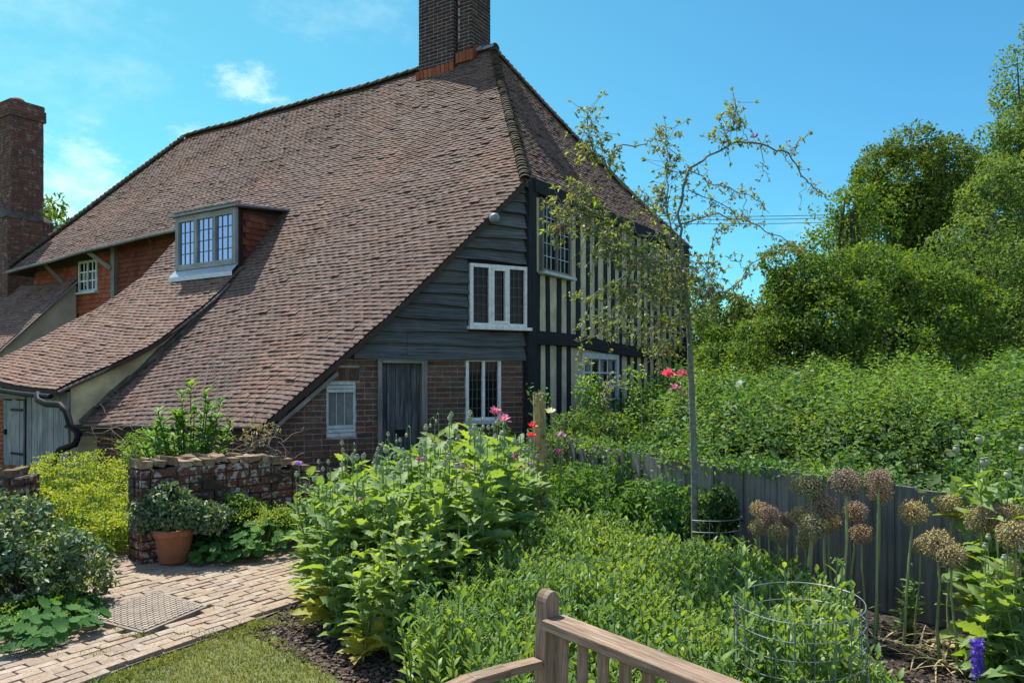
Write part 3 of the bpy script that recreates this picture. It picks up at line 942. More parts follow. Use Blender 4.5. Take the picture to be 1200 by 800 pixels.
def window(name, parent, org, ax, nrm, a0, a1, z0, z1, frame_mat, glass_mat, lights=2, bars=(0, 0), fw=.05, depth=.05, pr=0.0, sub=True, sill=None, bar_mat=None, casement=None, curtain=False, bw=.012):
    """window: frame (the part), panes and glazing bars as sub-parts"""
    g = MB(); P = lambda a, z, d: org + ax * a + UP * z + nrm * d
    dp = pr
    def bar(a, b_, c_, d_, wdt, thk, m=0):
        pass
    W_, Hh = a1 - a0, z1 - z0
    for (ca, cz_, la, lz) in ((a0 + fw / 2, (z0 + z1) / 2, fw, Hh), (a1 - fw / 2, (z0 + z1) / 2, fw, Hh)):
        g.box(P(ca, cz_, dp), ax, nrm, UP, la, depth, lz)
    for cz_ in (z0 + fw / 2, z1 - fw / 2):
        g.box(P((a0 + a1) / 2, cz_, dp), ax, nrm, UP, W_ - 2 * fw, depth, fw)
    iw = (W_ - 2 * fw)
    n = lights
    mw = fw * .9
    lw = (iw - mw * (n - 1)) / n
    for k in range(1, n):
        c = a0 + fw + k * lw + (k - .5) * mw
        g.box(P(c, (z0 + z1) / 2, dp), ax, nrm, UP, mw, depth, Hh - 2 * fw)
    if casement is not None:
        k = casement; s0 = a0 + fw + k * (lw + mw); s1 = s0 + lw; e = .035
        for ca in (s0 + e / 2, s1 - e / 2): g.box(P(ca, (z0 + z1) / 2, dp + .015), ax, nrm, UP, e, depth, Hh - 2 * fw)
        for cz_ in (z0 + fw + e / 2, z1 - fw - e / 2): g.box(P((s0 + s1) / 2, cz_, dp + .015), ax, nrm, UP, lw - 2 * e, depth, e)
    fo = g.build(name, frame_mat, parent)
    if sill:
        s = MB(); s.box(P((a0 + a1) / 2, z0 - .025, dp + .03), ax, nrm, UP, W_ + .08, depth + .09, .045)
        s.build('sill', sill, fo if sub else parent)
    for k in range(n):
        s0 = a0 + fw + k * (lw + mw)
        p = MB()
        p.box(P(s0 + lw / 2, (z0 + z1) / 2, dp - .012), ax, nrm, UP, lw, .006, Hh - 2 * fw)
        p.build('pane', glass_mat, fo if sub else parent)
    if bars != (0, 0):
        b_ = MB()
        for k in range(n):
            s0 = a0 + fw + k * (lw + mw)
            for i in range(1, bars[0] + 1):
                b_.box(P(s0 + lw * i / (bars[0] + 1), (z0 + z1) / 2, dp - .003), ax, nrm, UP, bw, .012, Hh - 2 * fw)
            for i in range(1, bars[1] + 1):
                b_.box(P(s0 + lw / 2, z0 + fw + (Hh - 2 * fw) * i / (bars[1] + 1), dp - .002), ax, nrm, UP, lw, .011, bw)
        b_.build('glazing_bar', bar_mat or frame_mat, fo if sub else parent)
    return fo

# ---- weatherboarded and brick wall (t runs from the corner to the lower left)
TA = -AD
def roofline_t(t):   # height of wall top under the verge
    t = np.asarray(t, float)
    return zm(.509 * t, -.861 * t) - .10
TMAX = 3.80
holesA = [(1.64, 2.34, 0.02, 1.88), (.48, 1.04, 1.0, 1.90), (2.63, 3.03, .84, 1.58)]
ZB = 1.95
g = MB()
holed_face(g, C0, TA, AN, 0, TMAX, 0, ZB, holesA, top=lambda t: float(roofline_t(t)))
g.build('wall', M['mortar'], house)
g = MB()
brick_face(g, C0, TA, AN, .06, 1.64, 0, ZB - .01, holesA, rough=.002)
g.build('brickwork', M['brick'], house)
g = MB(); brick_face(g, C0, TA, AN, 1.64, TMAX, 0, ZB - .01, holesA + [(2.58, 3.08, 1.58, 1.76)], top=lambda t: float(roofline_t(t)), rough=.003)
for k in range(7):   # soldier arch over the small window
    g.box(C0 + TA * (2.60 + .068 * k + .02) + UP * 1.67 + AN * -.012, TA, AN, UP, .058, .055, .17, jit=.006)
g.build('brickwork', M['brick'], house)
# upper wall backing
g = MB()
hU = [(.07, 1.0, 2.36, 3.26)]
holed_face(g, C0 - AN * .01, TA, AN, 0, TMAX, ZB, 5.0, hU, top=lambda t: float(roofline_t(t)))
g.build('upper_wall', M['blackoak'], house)
def boards(g, z0, z1, h=.19):
    k = 0; z = z0
    while z < z1:
        hh = h * random.uniform(.9, 1.08)
        zt = z + hh
        # right end at corner post, left end under the verge
        te = 0
        ts = np.linspace(0, 4.6, 461); ok = ts[roofline_t(ts) > z + .03]
        te = ok[-1] if len(ok) else .1
        ts = np.linspace(0, 4.6, 461); ok = ts[roofline_t(ts) > zt]
        te2 = ok[-1] if len(ok) else .06
        if te < .1: break
        hs = [(h_[0] - .02, h_[1] + .02) for h_ in hU if zt > h_[2] and z < h_[3]]
        for s0, s1 in rect_minus(.07, te, hs):
            lastseg = abs(s1 - te) < 1e-6
            x = s0
            while x < s1 - .01:
                x1 = min(s1, x + random.uniform(1.2, 2.6))
                if s1 - x1 < .3: x1 = s1
                m = max(2, int((x1 - x) / .15) + 1)
                tt = np.linspace(x, x1 - .004, m)
                lx = np.interp(tt, [x, x1], [0, 0])
                wv = .014 * np.sin(tt * 3 + k * 2.1) + (RNG.random(m) - .5) * .012
                o1 = .062 + random.random() * .02; off = random.random() * 9
                V = []
                for i, t in enumerate(tt):
                    tz = zt + .02
                    t_top = min(t, te2) if lastseg else t
                    b0 = C0 + TA * t + UP * (z + wv[i]); 
                    V += [b0 + AN * .004, b0 + AN * o1, C0 + TA * t_top + UP * tz + AN * .012]
                F_ = []; UVs = []
                for i in range(m - 1):
                    a = i * 3; b_ = a + 3
                    F_ += [(a, b_, b_ + 1, a + 1), (a + 1, b_ + 1, b_ + 2, a + 2)]
                    UVs += [[(tt[i], off), (tt[i + 1], off), (tt[i + 1], off + .04), (tt[i], off + .04)],
                            [(tt[i], off + .04), (tt[i + 1], off + .04), (tt[i + 1], off + .24), (tt[i], off + .24)]]
                F_ += [(0, 1, 2), (3 * m - 3, 3 * m - 1, 3 * m - 2)]
                UVs += [[(0, 0)] * 3, [(0, 0)] * 3]
                g.add(V, F_, UVs)
                x = x1
        z += hh - .012; k += 1
g = MB(); boards(g, ZB - .03, 4.8)
g.build('weatherboarding', M['board'], house)
# drip board and sill beam between brick and boards
g = MB(); g.box(C0 + TA * 1.35 + UP * (ZB - .045) + AN * .03, TA, AN, UP, 2.65, .08, .07, jit=.01)
g.build('sill_beam', M['board'], house)
# corner post and verge boards
g = MB()
g.box(C0 + UP * 2.3 + AN * .02 - RD * .0 + TA * -.0, unit(AD + BD), unit(AN - RD), UP, .17, .13, 4.6, jit=.03)
g.build('corner_post', M['blackoak'], house)
g = MB()
ts = np.linspace(0.02, 4.03, 18)
for a, b_ in zip(ts[:-1], ts[1:]):
    pa = C0 + TA * a + AN * .09 + UP * (float(zm(.509 * a, -.861 * a)) - .115); pb = C0 + TA * b_ + AN * .09 + UP * (float(zm(.509 * b_, -.861 * b_)) - .115)
    g.beam(pa, pb, .03, .09, side=AN)
g.build('verge_board', M['board'], house)
g = MB()   # pale mortar fillet and exposed rafter foot at the lower end of the verge
ts = np.linspace(2.9, 4.0, 7)
for a, b_ in zip(ts[:-1], ts[1:]):
    pa = C0 + TA * a + AN * .045 + UP * (float(zm(.509 * a, -.861 * a)) - .25); pb = C0 + TA * b_ + AN * .045 + UP * (float(zm(.509 * b_, -.861 * b_)) - .25)
    g.beam(pa, pb, .05, .14, side=AN)
g.build('rafter', M['greyoak'], house)
# windows and door on this wall
window('window', house, C0, TA, AN, .07, 1.0, 2.36, 3.26, M['whitepaint'], M['glass'], 3, (2, 5), fw=.05, pr=.05, sill=M['whitepaint'], bar_mat=M['leadbar'], casement=1, depth=.07, bw=.007)
window('window', house, C0, TA, AN, .48, 1.04, 1.0, 1.90, M['whitepaint'], M['glass'], 2, (2, 5), fw=.045, pr=-.01, sill=M['bluepaint'], bar_mat=M['leadbar'], depth=.07, bw=.007)
wo = window('window', house, C0, TA, AN, 2.63, 3.03, .84, 1.58, M['bluepaint'], M['curtain'], 1, (2, 0), fw=.035, pr=-.04, bar_mat=M['bluepaint'], bw=.008)
g = MB()
for k in range(6):
    g = MB(); g.box(C0 + TA * 2.83 + UP * (1.55 - .05 * k if k < 3 else .87 + .05 * (k - 3)) + AN * (-.02 - .008 * (k % 2)), TA, AN, UP, .38, .03, .042)
    g.build('slat', M['bluepaint'], wo)
# dark plank door in a grey frame
g = MB()
x = 1.71
for k in range(5):
    wd = [.13, .12, .11, .12, .10][k]
    g.box(C0 + TA * (x + wd / 2) + UP * .93 + AN * (-.07 + random.uniform(-.006, .006)), TA, AN, UP, wd - .008, .03, 1.82, jit=.006)
    x += wd
do = g.build('door', M['blackdoor'], house)
g = MB()
g.box(C0 + TA * 1.675 + UP * .94 + AN * -.01, TA, AN, UP, .07, .12, 1.86, jit=.01)
g.box(C0 + TA * 2.31 + UP * .94 + AN * -.01, TA, AN, UP, .06, .12, 1.86, jit=.01)
g.box(C0 + TA * 1.99 + UP * 1.85 + AN * -.01, TA, AN, UP, .57, .12, .06, jit=.01)
g.build('door_frame', M['greyoak'], do)
g = MB(); g.box(C0 + TA * 2.0 + UP * .86 + AN * -.045, TA, AN, UP, .14, .02, .09); g.build('door_lock', M['iron'], do)
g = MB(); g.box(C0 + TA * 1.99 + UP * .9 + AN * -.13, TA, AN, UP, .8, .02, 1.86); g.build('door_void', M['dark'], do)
# bulkhead lamp high on the boards
g = MB()
pc = at(579, 256, 10.62); 
for k, (r_, d) in enumerate(((.0, .08), (.05, .075), (.075, .04), (.075, .0))):
    pass
rings = [(0.001, .085), (.045, .08), (.07, .05), (.075, .02), (.075, -.02)]
V = []; n = 14
for r_, d in rings:
    for k in range(n):
        a = 2 * math.pi * k / n
        V.append(pc + AN * d + TA * r_ * math.cos(a) + UP * r_ * math.sin(a))
g.add(V, [(i * n + k, i * n + (k + 1) % n, (i + 1) * n + (k + 1) % n, (i + 1) * n + k) for i in range(4) for k in range(n)])
g.build('wall_lamp', M['lead'], house, smooth_=True)

# ---- timber framed end wall
hB = [(.30, 1.25, 3.25, 4.36), (1.62, 3.12, .88, 2.04)]
EN = -RD     # outward normal of end wall
g = MB(); holed_face(g, C0, BD, EN, 0, 6.8, 0, 4.6, hB)
g.build('infill_panel', M['plaster'], house)
railz = lambda a: 2.22 - .02 * a + .03 * math.sin(a * 1.3)
x = .24; k = 0
while x < 6.85:
    wd = random.uniform(.12, .16)
    lean = random.uniform(-.02, .02)
    for (za, zb) in ((0, railz(x) - .1), (railz(x) + .1, 4.55)):
        hs = [(h[2] - .02, h[3] + .02) for h in hB if x + wd / 2 > h[0] - .03 and x - wd / 2 < h[1] + .03]
        for s0, s1 in rect_minus(za, zb, hs):
            if s1 - s0 < .08: continue
            g = MB()
            p = C0 + BD * x - EN * .012 + UP * s0; q = C0 + BD * (x + lean) - EN * .012 + UP * s1
            g.beam(p, q, wd, .05, side=EN, jit=.012)
            g.build('stud', M['blackoak'], house)
    x += random.uniform(.33, .37)
g = MB()
xs = np.linspace(0.05, 6.85, 12)
for a, b_ in zip(xs[:-1], xs[1:]):
    g.beam(C0 + BD * a + EN * .05 + UP * railz(a), C0 + BD * (b_ + .002) + EN * .05 + UP * railz(b_), .13, .2, side=UP, jit=.008)
g.build('rail', M['blackoak'], house)
g = MB()
g.beam(C0 + BD * 0.0 + EN * .04 + UP * 4.5, C0 + BD * 6.85 + EN * .04 + UP * 4.5, .14, .2, side=UP)
g.build('top_plate', M['blackoak'], house)
g = MB(); g.box(C0 + BD * 6.83 + UP * 2.25 - EN * .0, BD, EN, UP, .2, .2, 4.5, jit=.02); g.build('corner_post', M['blackoak'], house)
# dark rafter feet and soffit below the hip eave
g = MB()
for k in range(16):
    a = .15 + k * .44
    g.beam(H(.25, a, 4.62), H(HU0 - .0, a, 4.38), .07, .09, side=BD)
g.build('rafter_foot', M['blackoak'], house)
window('window', house, C0, BD, EN, .30, 1.25, 3.25, 4.36, M['greyoak'], M['glass'], 2, (2, 4), fw=.05, pr=.03, sill=M['bluepaint'], bar_mat=M['bluepaint'], depth=.06, bw=.011)
ws_ = window('window', house, C0, BD, EN, 1.62, 3.12, .88, 2.04, M['bluepaint'], M['curtain'], 1, (3, 0), fw=.10, pr=.03, sill=M['bluepaint'], bar_mat=M['whitepaint'], depth=.08, bw=.03)
g = MB()
for f in (.25, .5, .75):
    g.box(C0 + BD * 2.37 + EN * .038 + UP * (.98 + .96 * f), BD, EN, UP, 1.3, .03, .045 if f == .5 else .025)
g.build('glazing_bar', M['whitepaint'], ws_)
g = MB()
for k in range(4):
    pass
for (a, wd) in ((1.72, .12), (2.10, .2), (2.55, .2), (2.92, .14)):
    g.box(C0 + BD * (a + wd / 2) + EN * .0245 + UP * 1.46, BD, EN, UP, wd, .004, .9)
g.build('pane', M['glass'], ws_)

# ---- catslide front wall and the lean-to shed
g = MB()
oC = C0 + BD * -3.12
holed_face(g, oC, RD, -BD, 1.85, 6.4, 0, 1.15, [])
g.build('eaves_wall', M['mortar'], house)
g = MB(); brick_face(g, oC, RD, -BD, 1.9, 6.38, 0, 1.2, rough=.003); g.build('brickwork', M['brick'], house)
# shed side (cream render) and front (boards and door)
SFW = -3.46
sw = np.linspace(SFW, -1.02, 14)
exs = lambda u, a: float(surf_ext(np.array([u]), np.array([a]))[0][2]) - .07
g = MB()
for a, b_ in zip(sw[:-1], sw[1:]):
    ua, ub = ur(a) + .10, ur(b_) + .10
    g.add([H(ua, a, 0), H(ub, b_, 0), H(ub, b_, exs(ub, b_)), H(ua, a, exs(ua, a))], [(0, 1, 2, 3)])
g.build('shed_wall', M['cream'], house)
g = MB()
for a, b_ in zip(sw[:-1], sw[1:]):
    g.add([H(8.55, a, 0), H(8.55, b_, 0), H(8.55, b_, exs(8.55, b_)), H(8.55, a, exs(8.55, a))], [(3, 2, 1, 0)])
g.build('shed_wall', M['cream'], house)
g = MB()
sv = np.linspace(-3.64, -1.3, 12)
for a, b_ in zip(sv[:-1], sv[1:]):
    g.beam(H(ur(a) + .03, a, exs(ur(a), a) + .03), H(ur(b_) + .03, b_, exs(ur(b_), b_) + .03), .03, .07, side=RD)
g.build('verge_board', M['greyoak'], house)
g = MB()   # weathered mortar fillet where the side wall meets the catslide
sv = np.linspace(-3.35, -1.6, 9)
for a, b_ in zip(sv[:-1], sv[1:]):
    g.beam(H(ur(a) + .06, a, float(zm(ur(a), a)) + .04), H(ur(b_) + .06, b_, float(zm(ur(b_), b_)) + .04), .10, .10, side=RD, jit=.04)
g.build('mortar_fillet', M['mortardark'], house)
oS = C0 + BD * SFW
u0s = ur(SFW) + .10
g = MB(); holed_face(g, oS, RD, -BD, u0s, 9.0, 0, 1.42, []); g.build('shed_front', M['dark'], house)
def plank_row(g, org, ax, nrm, a0, a1, z0, z1, wd=.13, d=.02, jit=.01):
    x = a0
    while x < a1 - .02:
        ww = min(wd * random.uniform(.8, 1.2), a1 - x)
        g.box(org + ax * (x + ww / 2) + UP * ((z0 + z1) / 2 + random.uniform(-.01, .01)) + nrm * (d + random.uniform(-.004, .004)), ax, nrm, UP, ww - .006, .025, z1 - z0, jit=jit)
        x += ww
g = MB(); plank_row(g, oS, RD, -BD, u0s, 7.56, 0, 1.40, .17, .02)
g.build('shed_boards', M['oldoor'], house)
g = MB(); plank_row(g, oS, RD, -BD, 7.64, 8.34, 0, 1.24, .13, .035)
sdo = g.build('door', M['oldoor'], house)
g = MB(); g.box(oS + RD * 8.0 + UP * 1.31 - BD * .04, RD, BD, UP, .86, .05, .1); g.build('door_frame', M['greyoak'], sdo)
for z in (1.08, .35):
    g = MB(); g.box(oS + RD * 7.86 + UP * z - BD * .055, RD, BD, UP, .4, .012, .04)
    g.build('hinge', M['iron'], sdo)
g = MB(); g.box(oS + RD * 8.25 + UP * .7 - BD * .06, RD, BD, UP, .05, .03, .09); g.build('door_handle', M['iron'], sdo)
g = MB(); brick_face(g, oS, RD, -BD, 8.42, 9.0, 0, 1.38, proud=.02); g.build('brickwork', M['orange'], house)
# gutter along the shed eave and the black drainpipe
g = MB(); g.tube([H(ur(-3.7) + .02, -3.74, 1.33), H(7.2, -3.74, 1.36), H(9.4, -3.74, 1.50)], .04, 8); g.build('gutter', M['iron'], house)
g = MB()
dp = [at(44, 461, 11.5), at(45, 469, 11.4), at(54, 473, 11.25), at(70, 474, 11.05), at(78, 482, 10.95), at(82, 498, 10.9), at(93, 508, 10.85), at(88, 520, 10.85), at(70, 527, 10.9), at(63, 540, 10.9), at(62, 560, 10.9), at(62, 574, 10.9)]
g.tube(dp, .05, 9); g.build('drainpipe', M['iron'], house, smooth_=True)
g = MB(); g.tube([H(1.7, -3.5, 1.0), H(6.3, -3.5, .86)], .03, 7); g.build('gutter', M['iron'], house)

# ---- tile hung wall at the far left with its gutter, window and post
def hung(org, ax, nrm, a0, a1, z0, z1, name, mat, top=None, parent=house):
    fm = FM(); n = int((z1 - z0) / .11)
    for k in range(n):
        z = z0 + k * .11
        m = int((a1 - a0) / .165)
        e = a0 + np.arange(m + 1) * (a1 - a0) / m + (k % 2) * .08
        l, r_ = e[:-1] + .003, e[1:] - .003
        if top is not None:
            ok = np.array([top((a + b_) / 2) > z + .03 for a, b_ in zip(l, r_)]); l, r_ = l[ok], r_[ok]
            if not len(l): continue
        m = len(l)
        pr = .03 + RNG.random(m) * .01
        zz = z + (RNG.random(m) - .5) * .012
        A = org + np.multiply.outer(l, ax) + np.multiply.outer(zz, UP); B = org + np.multiply.outer(r_, ax) + np.multiply.outer(zz, UP)
        A2 = A + np.multiply.outer(pr, nrm); B2 = B + np.multiply.outer(pr, nrm)
        Cc = B + UP * .13 + nrm * .006; Dd = A + UP * .13 + nrm * .006
        V = np.stack([A2, B2, Cc, Dd, A, B], 1).reshape(-1, 3); base = np.arange(m)[:, None] * 6
        fm.add(V, f3=np.concatenate([base + [0, 3, 4], base + [1, 5, 2]]), f4=np.concatenate([base + [0, 1, 2, 3], base + [4, 5, 1, 0]]))
    return fm.build(name, mat, parent, smooth_=False)
oL = C0 + BD * .38
g = MB(); holed_face(g, oL, RD, -BD, 7.0, 16, 0, 4.85, [(12.53, 13.38, 3.72, 4.5)]); g.build('far_wall', M['under'], house)
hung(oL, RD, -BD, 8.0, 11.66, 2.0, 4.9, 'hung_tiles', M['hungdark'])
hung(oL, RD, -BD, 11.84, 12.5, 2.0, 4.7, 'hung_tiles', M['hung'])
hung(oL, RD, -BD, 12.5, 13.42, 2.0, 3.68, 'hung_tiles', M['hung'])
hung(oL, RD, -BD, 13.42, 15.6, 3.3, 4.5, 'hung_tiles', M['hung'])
g = MB(); g.box(oL + RD * 11.75 + UP * 3.5 - BD * .05, RD, BD, UP, .16, .12, 2.6, jit=.02); g.build('corner_post', M['greyoak'], house)
g = MB(); g.beam(oL + RD * 11.8 + UP * 4.2 - BD * .1, oL + RD * 12.3 + UP * 4.62 - BD * .4, .08, .1); g.build('eaves_strut', M['greyoak'], house)
g = MB(); g.beam(oL + RD * 14.0 + UP * 4.0 - BD * .1, oL + RD * 14.3 + UP * 4.5 - BD * .45, .07, .08)
g.build('eaves_strut', M['greyoak'], house)
window('window', house, oL, RD, -BD, 12.53, 13.38, 3.72, 4.5, M['bluepaint'], M['glass'], 2, (1, 2), fw=.06, pr=.03, sill=M['bluepaint'], bar_mat=M['whitepaint'], bw=.03)
g = MB()
gl = [surf_main(np.array([x]), np.array([.15]))[0] - BD * .06 - UP * .05 for x in np.linspace(8.6, 15.6, 14)]
g.tube(gl, .036, 8); g.build('gutter', M['gutterm'], house)
# rendered cheek of the side roof and its walls
g = MB()
for a, b_ in zip(np.linspace(-3.0, .34, 8)[:-1], np.linspace(-3.0, .34, 8)[1:]):
    za, zb = 4.07 + 1.04 * (a - .35) - .09, 4.07 + 1.04 * (b_ - .35) - .09
    g.add([H(13.5, a, 0), H(13.5, b_, 0), H(13.5, b_, zb), H(13.5, a, za)], [(0, 1, 2, 3)])
g.quad(H(13.5, -2.95, 0), H(19.4, -2.95, 0), H(19.4, -2.95, .6), H(13.5, -2.95, .6))
g.build('side_wall', M['render'], house)
g = MB(); g.beam(H(13.42, -3.1, 4.07 - 1.04 * 3.45 - .03), H(13.42, .34, 4.02), .03, .09, side=RD); g.build('verge_board', M['greyoak'], house)
g = MB(); g.tube([H(13.3, -.0, 4.08), H(19, -.0, 4.08)], .0, 3) if False else None
# end walls at the back so the house closes
g = MB()
g.quad(H(0, 6.8, 0), H(15.5, 6.8, 0), H(15.5, 6.8, 4.6), H(0, 6.8, 4.6)); g.quad(H(15.5, .38, 0), H(15.5, 6.8, 0), H(15.5, 6.8, 4.6), H(15.5, .38, 4.6))
g.build('back_wall', M['plaster'], house)

# ---- dormer
DW = -1.06
oD = C0 + BD * DW
D0, D1, DZ0, DZ1 = 5.36, 7.12, 3.60, 4.62
g = MB()
ck = lambda u: [H(u, DW + .03, float(zm(u, DW)) - .05), H(u, .1, float(zm(u, .1)) - .05), H(u, -.02, 4.64), H(u, DW + .03, 4.60)]
g.poly(ck(D0 + .06)); g.poly(ck(D1 - .06)[::-1])
g.quad(H(D0, DW + .10, DZ0), H(D1, DW + .10, DZ0), H(D1, DW + .10, DZ1), H(D0, DW + .10, DZ1))
dorm = g.build('dormer', M['under'], house)
hung(C0 + RD * (D0 + .055), BD, -RD, DW + .1, -.05, 3.55, 4.6, 'cheek_tiles', M['hungdark'], parent=dorm)
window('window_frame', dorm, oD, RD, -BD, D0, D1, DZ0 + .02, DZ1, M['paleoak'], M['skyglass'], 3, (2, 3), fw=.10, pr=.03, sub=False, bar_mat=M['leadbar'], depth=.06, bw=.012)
g = MB()
g.add([H(D0 - .05, DW - .17, DZ0 - .12), H(D1 + .05, DW - .17, DZ0 - .12), H(D1 + .05, DW - .03, DZ0 + .03), H(D0 - .05, DW - .03, DZ0 + .03),
       H(D0 - .05, DW - .17, DZ0 - .20), H(D1 + .05, DW - .17, DZ0 - .20)], [(0, 1, 2, 3), (4, 5, 1, 0)])
g.build('lead_apron', flatmat('apron_lead', (.40, .46, .50), .35, metal=.3, var=.2), dorm)
g = MB()
g.add([H(D0 - .12, DW - .14, 4.62), H(D1 + .12, DW - .14, 4.62), H(D1 + .12, .12, 4.75), H(D0 - .12, .12, 4.75),
       H(D0 - .12, DW - .14, 4.655), H(D1 + .12, DW - .14, 4.655), H(D1 + .12, .12, 4.785), H(D0 - .12, .12, 4.785)],
      [(0, 1, 2, 3), (7, 6, 5, 4), (0, 4, 5, 1), (1, 5, 6, 2), (3, 7, 4, 0)])
g.build('dormer_roof', M['lead'], dorm)
fm = FM()
for k in range(26):
    u = D0 - .1 + k * .075
    fm.blob(H(u, DW - .08, 4.70) + RNG.random(3) * .01, .045 + random.random() * .012, sub=1, sq=(1, 1, .6))
fm.build('dormer_coping', M['mortar'], dorm)

# ---- chimneys
def chimney_shaft(gm, gb, u0, u1, w0, w1, z0, z1, proud=.009, mort=None):
    cu, cw = (u0 + u1) / 2, (w0 + w1) / 2
    gm.box(H(cu, cw, (z0 + z1) / 2), RD, BD, UP, u1 - u0, w1 - w0, z1 - z0)
    brick_face(gb, H(0, w0, 0), RD, -BD, u0, u1, z0, z1, proud=proud, rough=.002, jn=.015)
    brick_face(gb, H(0, w1, 0), RD, BD, u0, u1, z0, z1, proud=proud, rough=.003, jn=.012)
    brick_face(gb, H(u0, 0, 0), BD, -RD, w0, w1, z0, z1, proud=proud, rough=.002, jn=.015)
    brick_face(gb, H(u1, 0, 0), BD, RD, w0, w1, z0, z1, proud=proud, rough=.002, jn=.015)
gm, gb = MB(), MB()
chimney_shaft(gm, gb, 3.78, 4.72, 3.15, 3.98, 7.3, 11.9)
chimney_shaft(gm, gb, 3.36, 3.70, 3.22, 3.92, 7.3, 11.9)
gm.box(H(3.74, 3.57, 9.6), RD, BD, UP, .1, .55, 4.6)
gm.box(H(4.04, 3.57, 12.0), RD, BD, UP, 1.5, 1.0, .2)
cho = gb.build('chimney', M['chimbrick'], house)
gm.build('mortar_core', M['mortarpale'], cho)
g = MB()
for k in range(9):    # tile flashing round its foot
    u = 4.75 - k * .115
    z = float(zm(u, 3.08)) + .10
    g.box(H(u - .05, 3.09, z), RD, BD, UP, .1, .05, .19, jit=.012)
for k in range(5):
    u = 3.72 - k * .09
    g.box(H(u - .04, 3.17, float(zm(u, 3.2)) + .14), RD, BD, UP, .08, .05, .22, jit=.012)
for k in range(5):
    w_ = 3.2 + k * .12
    z = float(zm(3.4, min(w_, 3.4 + (3.4 - w_) if w_ > 3.4 else w_))) + .12
    g.box(H(3.31, w_, z), BD, RD, UP, .1, .05, .22, jit=.012)
g.build('tile_flashing', M['orange'], cho)

gm, gb = MB(), MB()
chimney_shaft(gm, gb, 16.58, 17.7, .2, 1.02, 6.0, 8.75)
chimney_shaft(gm, gb, 16.53, 17.75, .15, 1.07, 8.75, 9.05)
chimney_shaft(gm, gb, 16.56, 17.72, .18, 1.04, 9.06, 9.2)
chimney_shaft(gm, gb, 16.42, 18.6, .05, 1.2, 0.5, 5.95)
chl = gb.build('chimney', M['chimred'], house)
gm.build('mortar_core', M['mortardark'], chl)
g = MB()
g.add([H(16.38, .0, 5.93), H(18.7, .0, 5.93), H(18.7, 1.24, 5.93), H(16.38, 1.24, 5.93), H(16.56, .18, 6.12), H(17.72, .18, 6.5), H(17.72, 1.04, 6.5), H(16.56, 1.04, 6.12)],
      [(0, 1, 5, 4), (1, 2, 6, 5), (2, 3, 7, 6), (3, 0, 4, 7)])
g.build('chimney_shoulder', M['mortardark'], chl)
g = MB(); g.lathe(H(17.1, .6, 9.2), [(.17, 0), (.17, .16), (.14, .2), (.14, .14)], 14); g.build('chimney_pot', M['terracotta'], chl)
#__PLANTS__
# ------------------------------------------------------------------ garden walls
gw = empty('garden_wall', (-3.19, 6.36, 0), 'low lichen spotted red brick garden wall with mossy top behind the terracotta pot', 'wall')
W0 = vec(-3.19, 6.36, 0); WD = unit(vec(.70, .72, 0)); WN = vec(WD[1], -WD[0], 0)
def lumpy_wall(parent, W0, WD, WN, Lw, thk, Hh, slump=0.0):
    tp_ = lambda x: Hh - .06 - slump * float(smooth(Lw * .55, Lw, x)) + .012 * math.sin(x * 5)
    g = MB(); nb = 8
    for i in range(nb):
        a_, b_ = .015 + (Lw - .03) * i / nb, .015 + (Lw - .03) * (i + 1) / nb
        hh = min(tp_(a_), tp_(b_)) - .01
        g.box(W0 + WD * (a_ + b_) / 2 - WN * thk / 2 + UP * hh / 2, WD, WN, UP, b_ - a_, thk - .03, hh)
    core = g.build('mortar_core', M['mortardark'], parent)
    g = MB()
    brick_face(g, W0, WD, WN, 0, Lw, 0, Hh - .06, top=tp_, proud=.008, rough=.008, bl=.21, bh=.062, jn=.015)
    brick_face(g, W0 - WN * thk, WD, -WN, 0, Lw, 0, Hh - .06, top=tp_, proud=.008, rough=.008, bl=.21, bh=.062, jn=.015)
    brick_face(g, W0, -WN, -WD, .06, thk - .06, 0, Hh - .06, proud=.008, rough=.008, bl=.21, bh=.062, jn=.015)
    brick_face(g, W0 + WD * Lw, -WN, WD, .06, thk - .06, 0, Hh - .06 - slump, proud=.008, rough=.008, bl=.21, bh=.062, jn=.015)
    g.build('brickwork', M['brickmix'], parent)
    g = MB(); n = int(Lw / .11)
    for k in range(n):
        for j in range(2):
            g.box(W0 + WD * (.055 + k * .11) - WN * (thk * (.25 + .5 * j)) + UP * (tp_(.055 + k * .11) + .03 + random.uniform(-.016, .016)), WD, WN, UP, .10, thk / 2 - .008, .06, jit=.035)
    g.build('coping', M['mosscap'], parent)
M['mosscap'] = brickmat('mossy_coping', [(.22, .13, .08), (.30, .19, .12), (.22, .17, .12)], lich=(.34, .28, .18), lamt=.8, llo=.50, moss=.6)
lumpy_wall(gw, W0, WD, WN, 1.75, .30, .90, .17)
gw2 = empty('garden_pier', gp(5, 640), 'short brick pier with mossy cap at the left edge of the photo', 'wall')
P2 = gp(27, 655); lumpy_wall(gw2, vec(P2[0] - .62, P2[1] - .1, 0), unit(vec(1, .15, 0)), unit(vec(.15, -1, 0)), .62, .32, .80)

